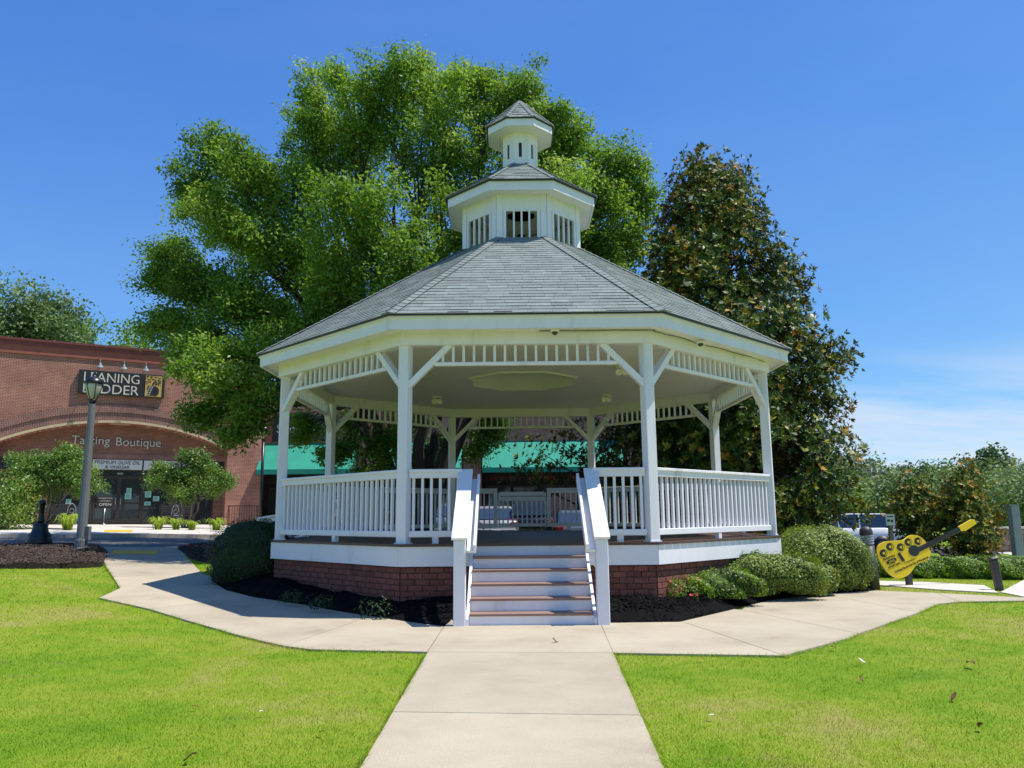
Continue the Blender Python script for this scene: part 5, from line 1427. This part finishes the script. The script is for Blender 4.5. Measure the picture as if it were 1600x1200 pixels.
def black_lamp(u, vt, y, lab):
    p = ony(u, vt, y); z0 = float(g(p[0], y)); H = p[2]-z0; t = thing('lamp_post', lab, 'lamp post', (p[0], y, z0))
    m = MB(); m.lathe([(.20, 0), (.20, .12), (.13, .25), (.11, .5), (.07, .62)], 12); m.build('base', BLACKM, t)
    m = MB(); m.lathe([(.07, .62), (.055, H-.75)], 10); m.build('shaft', BLACKM, t); acorn(t, H-.76, .82, AMBER, BLACKM)
black_lamp(413, 660, 15.0, 'black lamp post with cream lantern beside the brick pier')
black_lamp(584, 698, 20.0, 'black lamp post with cream lantern half hidden by tree trunks behind the gazebo')
bx0, by0 = ong(60, 858); bz0 = float(g(bx0, by0))+.1
t = thing('ornamental_post', 'short black cast-iron post with flared bell base on the left', 'post', (bx0, by0, bz0))
m = MB(); m.lathe([(.30, -.05), (.30, .12), (.26, .18), (.27, .26), (.20, .33), (.17, .44), (.18, .50), (.09, .56)], 18); m.build('base', BLACKM, t)
m = MB(); m.lathe([(.09, .56), (.075, .62), (.062, 1.0), (.085, 1.02), (.085, 1.08), (.05, 1.12), (0, 1.15)], 14); m.build('shaft', BLACKM, t)
bx1, by1 = ong(1366, 922)
t = thing('bollard_light', 'dark bronze bollard light beside the domed shrub and guitar sign', 'bollard', (bx1, by1, 0)); t.rotation_euler = (0, R(-3.5), 0)
m = MB(); m.lathe([(.105, -.05), (.105, .78)], 18); m.build('body', BRONZE, t)
for k in range(4): m = MB(); m.lathe([(.105, .80+.045*k), (.112, .805+.045*k), (.112, .818+.045*k), (.09, .828+.045*k)], 18); m.build('louvre', SILV, t)
m = MB(); m.lathe([(.07, .77), (.07, .98)], 12); m.build('lens', FROST, t)
m = MB(); m.lathe([(.112, .965), (.112, 1.02), (.10, 1.07), (.06, 1.105), (0, 1.115)], 18); m.build('cap', BRONZE, t)
px1, py1 = ong(1562, 923)
t = thing('short_post', 'short dark leaning post at the right end of the low hedge', 'post', (px1, py1, 0)); t.rotation_euler = (0, R(-6), 0)
m = MB(); m.cbox(-.055, .055, -.055, .055, -.1, .53, .012); m.build('shaft', BRONZE, t); m = MB(); m.cbox(-.065, .065, -.065, .065, .531, .57, .01); m.build('cap', BRONZE, t)
qx, qy = ong(1592, 877)
t = thing('steel_column', 'tall grey square steel column at the right edge', 'column', (qx, qy, 0))
m = MB(); m.cbox(-.11, .11, -.11, .11, .06, 1.50, .01); m.build('shaft', SILV, t); m = MB(); m.box(-.14, .14, -.14, .14, -.05, .06); m.build('base', SILV, t); m = MB(); m.box(-.17, .12, -.12, .12, 1.501, 1.53); m.build('cap_plate', SILV, t)
p = ony(1393, 845, 6.0)
t = thing('parking_sign', 'small white sign on a brown wooden post before the white vehicle', 'sign', (p[0], 6.0, 0))
m = MB(); m.box(-.05, .05, -.04, .04, -.1, 1.22); m.build('post', BARKP, t); m = MB(); m.box(-.13, .11, -.06, -.045, 1.0, 1.30); o = m.build('plate', SIGNW, t)
m = MB(); m.box(-.10, -.02, -.064, -.061, 1.10, 1.16); m.box(.0, .06, -.064, -.061, 1.08, 1.15); m.box(-.10, .08, -.064, -.061, 1.22, 1.25); m.build('print', BRONZE, o)
# block wall at the right
wy = 14.5; x0 = float(ony(1535, 840, wy)[0]); wl = structure('retaining_wall'); wl['kind'] = None
del wl['kind']; tag(wl, 'tan block retaining wall behind the grey column', 'wall')
wl.location = (x0, wy, 0)
bmw = {}
for r_ in range(-2, 4):
    x = 0 if r_ % 2 == 0 else -.22
    while x < 6:
        k = int(rng.integers(4))
        if k not in bmw: q = MB(); q.cbox(0, .44, -.15, .15, 0, .19, .02, tone=.15+.23*k); bmw[k] = q.mesh('block'); bmw[k].materials.append(BLOCK)
        link('block', bmw[k], None, wl, (x, rng.uniform(-.012, .012), -.1+.195*r_)); x += .445
m = MB(); m.cbox(-.05, 6.1, -.18, .18, .685, .76, .01); m.build('coping', CONC2, wl)

# ------------------------------------------------------------------ guitar sign
gx_, gy_ = ong(1421, 915.5)
def gp_(a, b): p = ony(1330+a/6.957, 780+b/6.957, gy_-.06); return (p[0]-gx_, p[2])
gt = thing('guitar_sign', 'yellow guitar-shaped concert sign with black neck on the right lawn', 'sign', (gx_, gy_, 0), R(13)); gt.scale = (1.15, 1, 1)
def plate(mb, pts, y0, y1, mi=0):
    n = len(pts); mb.add([(x, y0, z) for x, z in pts]+[(x, y1, z) for x, z in pts], [tuple(range(n)), tuple(range(2*n-1, n-1, -1))]+[(i, n+i, n+(i+1) % n, (i+1) % n) for i in range(n)], mi)
def smooth_poly(pts, it=2):
    for _ in range(it):
        out = []
        for i in range(len(pts)):
            a = pts[i]; b = pts[(i+1) % len(pts)]
            out += [(a[0]*.75+b[0]*.25, a[1]*.75+b[1]*.25), (a[0]*.25+b[0]*.75, a[1]*.25+b[1]*.75)]
        pts = out
    return pts
body = [(265, 540), (290, 490), (350, 460), (430, 450), (540, 448), (575, 430), (610, 400), (660, 386), (720, 395), (770, 430), (800, 465), (830, 510), (850, 560), (855, 600), (835, 650), (800, 680), (740, 692), (690, 720), (660, 762), (625, 810), (580, 842), (520, 859), (460, 850), (400, 810), (350, 750), (310, 690), (285, 630), (268, 580)]
m = MB(); plate(m, smooth_poly([gp_(*q) for q in body]), -.075, -.045); gb_ = m.build('body', YEL, gt)
m = MB(); plate(m, [gp_(*q) for q in ((668, 545), (735, 572), (1190, 350), (1165, 303))], -.083, -.0755); m.build('neck', BLACK, gt)
m = MB(); plate(m, [gp_(*q) for q in ((740, 545), (760, 560), (1240, 330), (1230, 300))], -.0745, -.05); m.build('neck_backing', YEL, gt)
m = MB(); plate(m, [gp_(*q) for q in ((1166, 303), (1198, 352), (1245, 347), (1370, 268), (1342, 220), (1310, 222))], -.086, -.05); m.build('headstock', YEL, gt)
def disc(mb, c, r, y0, y1, k=20, a0=0, a1=2*PI):
    x, z = gp_(*c); s = r/6.957*(gy_-CAM[1])/FPX; plate(mb, [(x+s*math.cos(a), z+s*math.sin(a)) for a in np.linspace(a0, a1, k+1)[:-1]], y0, y1)
m = MB(); disc(m, (668, 560), 58, -.0815, -.0755); m.build('sound_hole', BLACK, gb_)
m = MB(); plate(m, [gp_(*q) for q in ((485, 590), (515, 577), (570, 664), (540, 679))], -.0815, -.0755); m.build('bridge', BLACK, gb_)
for c in ((338, 583), (408, 515), (523, 520), (607, 467), (713, 457)):
    m = MB(); disc(m, c, 40, -.0795, -.0755); o = m.build('record_emblem', BLACK, gb_)
    m = MB(); disc(m, c, 13, -.0825, -.0796, 12); m.build('record_centre', YEL, o)
    x, z = gp_(*c); s = 1/6.957*(gy_-CAM[1])/FPX; mm = MB(); aa = np.linspace(-1.0, .9, 8)
    plate(mm, [(x+s*32*math.cos(a), z+s*32*math.sin(a)) for a in aa]+[(x+s*24*math.cos(a), z+s*24*math.sin(a)) for a in aa[::-1]], -.0825, -.0796); mm.build('record_arc', YEL, o)
GA = math.atan2(155, 368)
def gtext(body_, a, b, hgt, bold=0.0, mat=None):
    p = gp_(*a); q = gp_(*b); text_obj('lettering', body_, math.hypot(q[0]-p[0], q[1]-p[1]), hgt, mat or BLACK, gt, upright((p[0]+q[0])/2, -.078, (p[1]+q[1])/2, math.atan2(q[1]-p[1], q[0]-p[0])), .004, 0, bold)
gtext('Carriage Kia and the City of Woodstock', (462, 790), (830, 632), .052, .01); gtext('Presented by', (565, 690), (678, 650), .034); gtext('WOODSTOCK', (335, 655), (462, 605), .036, .01); gtext('SUMMER', (400, 705), (465, 678), .02); gtext('CONCERT SERIES', (388, 742), (515, 690), .03)
m = MB(); plate(m, [gp_(*q) for q in ((363, 682), (380, 672), (382, 660), (460, 632), (465, 640), (480, 634), (472, 650), (482, 662), (464, 668), (392, 696), (388, 708))], -.0785, -.0755); rb_ = m.build('ribbon', BLACK, gb_)
p = gp_(385, 682); q = gp_(462, 652); text_obj('lettering', '2022', math.hypot(q[0]-p[0], q[1]-p[1])*.8, .03, YEL, rb_, upright((p[0]+q[0])/2, -.080, (p[1]+q[1])/2, math.atan2(q[1]-p[1], q[0]-p[0])), .003)
m = MB(); m.cbox(-.045, .045, -.044, .045, -.2, .75, .006); m.build('post', BRONZE, gt)

# ------------------------------------------------------------------ vehicles
def car(label, loc, rz, paint, suv=False, name='parked_car', cat='car', group=None, scale=1.0):
    """rear towards local -y; body and cabin lofted from cross-sections"""
    t = thing(name, label, cat, loc, rz, group); t.scale = (scale,)*3
    belt = 1.12 if suv else .93; roof = 1.74 if suv else 1.45
    st = [(-2.32, .80, .45, belt-.22), (-2.24, .88, .34, belt-.06), (-1.5, .925, .24, belt), (0, .935, .23, belt-.01), (1.1, .925, .23, belt-.04), (1.9, .90, .28, belt-.16), (2.25, .80, .38, belt-.34)]
    m = MB(); vs = []
    for y, w, a, b in st:
        hgt = b-a
        for x, z in ((-w*.86, a), (-w, a+.22*hgt), (-w*1.0, a+.62*hgt), (-w*.95, b-.04), (-w*.84, b), (w*.84, b), (w*.95, b-.04), (w, a+.62*hgt), (w, a+.22*hgt), (w*.86, a)): vs.append((x, y, z))
    k = 10; fs = [(i*k+j, i*k+(j+1) % k, (i+1)*k+(j+1) % k, (i+1)*k+j) for i in range(len(st)-1) for j in range(k)]
    m.add(vs, fs+[tuple(range(k-1, -1, -1)), tuple((len(st)-1)*k+j for j in range(k))], smooth=True); body_ = m.build('body', paint, t)
    cs = [(-2.18, .80, .72, belt-.02, belt+.03), (-1.95 if suv else -1.45, .80, .70, belt-.01, roof-.10), (-1.6 if suv else -1.05, .81, .66, belt-.01, roof-.01), (-.2, .82, .66, belt-.01, roof), (.45, .81, .64, belt-.02, roof-.06), (1.15, .80, .70, belt-.05, belt-.02)]
    if not suv: cs[0] = (-2.0, .78, .74, belt-.02, belt)
    m = MB(); vs = []
    for y, wb, wr, a, b in cs: vs += [(-wb, y, a), (-wr, y, b-.03*(b-a > .2)), (-wr*.86, y, b), (wr*.86, y, b), (wr, y, b-.03*(b-a > .2)), (wb, y, a)]
    for i in range(len(cs)-1):
        for j in range(5):
            q = (i*6+j, i*6+j+1, (i+1)*6+j+1, (i+1)*6+j)
            end = i in (0, len(cs)-2)
            m.add([vs[a] for a in q], [(0, 1, 2, 3)], 1 if (j in (0, 4) or (end and j in (1, 2, 3))) else 0, smooth=False)
    m.build('cabin', [paint, GLASSB], t)
    for y in (-1.95 if suv else -1.42, -.55, .32):
        for s in (-1, 1): m = MB(); m.beam((s*.825, y, belt-.02), (s*.68, y+(.1 if y < -1 else 0), roof-.04), .06, .03, up=(1, 0, 0)); m.build('pillar', paint, t)
    tm = MB(); tm.lathe([(.19, -.10), (.31, -.11), (.335, -.06), (.335, .06), (.31, .11), (.19, .10)], 20); tme = tm.mesh('wheel'); tme.materials.append(TYRE)
    rm = MB(); rm.lathe([(.205, -.06), (.205, .085), (.18, .09), (.17, .05), (.06, .07), (0, .075)], 20)
    for a in range(5): rm.beam((.05*math.cos(a*1.257), .05*math.sin(a*1.257), .08), (.185*math.cos(a*1.257), .185*math.sin(a*1.257), .085), .045, .02)
    rme = rm.mesh('rim'); rme.materials.append(RIM)
    am = MB(); am.lathe([(0, 0), (.39, 0), (.39, .012), (0, .012)], 22); ame = am.mesh('wheel_arch'); ame.materials.append(BLACK)
    for y in (-1.42, 1.38):
        for s in (-1, 1):
            M = Matrix.Translation((s*.845, y, .335)) @ Matrix.Rotation(PI/2*s, 4, 'Y'); o = link('wheel', tme, None, t); o.matrix_local = M; link('rim', rme, None, o, (0, 0, .03))
            o = link('wheel_arch', ame, None, t); o.matrix_local = Matrix.Translation((s*.925, y, .37)) @ Matrix.Rotation(PI/2*s, 4, 'Y')
    for s in (-1, 1):
        m = MB(); m.cbox(s*.72-.16, s*.72+.16, -2.33, -2.2, belt-.30, belt-.12, .02); m.build('tail_light', TAIL, t)
        m = MB(); m.cbox(s*.66-.16, s*.66+.16, 2.1, 2.24, belt-.36, belt-.24, .02); m.build('headlight', FROST, t)
        m = MB(); m.cbox(s*.98-.08, s*.98+.08, .62, .72, belt-.01, belt+.11, .03); m.build('mirror', paint, t)
    m = MB(); m.cbox(-.78, .78, -2.40, -2.25, .38, .56, .04); m.build('rear_bumper', paint, t)
    m = MB(); m.box(-.17, .17, -2.345, -2.325, belt-.32, belt-.2) if False else m.box(-.17, .17, -2.42, -2.401, .42, .52); m.build('number_plate', SIGNW, t)
    return t
for u, y, rz, paint, suv, lab in ((772, 17.6, .06, CARS, False, 'silver car parked behind the gazebo gate, left of the black one'), (832, 17.8, -.05, CARK, True, 'black car parked behind the gazebo gate'), (896, 18.0, 0, CARB, False, 'blue-grey car parked behind the back right railing'),
                                  (600, 17.4, .1, CARK, True, 'dark car seen through the left front railing near the front left post'), (505, 17.0, .1, CARS, False, 'silver car seen through the left side railing'), (690, 17.6, 0, CARB, False, 'dull blue car seen through the front railing left of the stairs')):
    p = ony(u, 800, y); car(lab, (p[0], y, float(g(p[0], y))+.013), rz, paint, suv, group='cars parked behind the gazebo')
p = ony(1379, 850, 21.5); car('white sport utility vehicle half hidden by the magnolia', (p[0]-1.23, 22.7, float(g(p[0]-1.2, 22.7))+.013), R(75), CARW, True, 'parked_car', 'vehicle', scale=1.05)

# ------------------------------------------------------------------ fallen leaves and petals on the ground
lf = []
for k in range(3):
    m = MB(); n = 7; vs = []
    for j in range(n):
        t_ = j/(n-1); w = .032*math.sin(PI*t_)**.8+.001; z = .012+.030*math.sin(t_*3+k)*(.6+.4*k); x = (t_-.5)*.13
        vs += [(x, -w, z+.012), (x, 0, z), (x, w, z+.014*(k+1)*.7)]
    m.add(vs, [(3*j+a, 3*j+a+1, 3*j+a+4, 3*j+a+3) for j in range(n-1) for a in (0, 1)], smooth=True); lf.append(m.mesh('fallen_leaf'))
def fallen(u, v, lab, mat, s=1.0, k=0):
    x, y = ong(u, v); me = lf[k % 3].copy(); me.materials.append(mat); o = link('fallen_leaf' if mat is DRY else 'fallen_petal', me, None, None, (x, y, float(g(x, y))+.03)); o.rotation_euler = (rng.uniform(-.3, .3), rng.uniform(-.3, .3), rng.uniform(0, 6)); o.scale = (s*.62,)*3
    tag(o, lab, 'leaf' if mat is DRY else 'petal')
for a in ((1518, 1045, 'large brown leaf on the far right lawn', DRY, 1.5), (1533, 1144, 'pale brown leaf low on the right lawn', DRY, .8), (1303, 1018, 'dark brown leaf on the right lawn near the path bend', DRY, .9), (1346, 1068, 'small dark leaf in the middle of the right lawn', DRY, .6), (1097, 1035, 'small orange-brown leaf near the right walk corner', DRY, .7), (1490, 1097, 'curled tan leaf right of the middle of the right lawn', DRY, .9),
          (868, 1007, 'tiny brown leaf on the walk before the stairs', DRY, .9), (297, 1195, 'orange-brown leaf at the bottom edge of the left lawn', DRY, .9), (304, 1112, 'dark leaf low on the left lawn', DRY, .6), (503, 1153, 'dark leaf near the bottom of the left lawn', DRY, .6), (80, 938, 'small dark leaf high on the left lawn', DRY, .6),
          (1348, 1039, 'white petal on the right lawn below the path bend', PETAL, .7), (1111, 1127, 'white petal on the right lawn near the walk', PETAL, .6), (409, 1121, 'white petal in the middle of the left lawn', PETAL, .6)):
    fallen(*a, k=rng.integers(3))
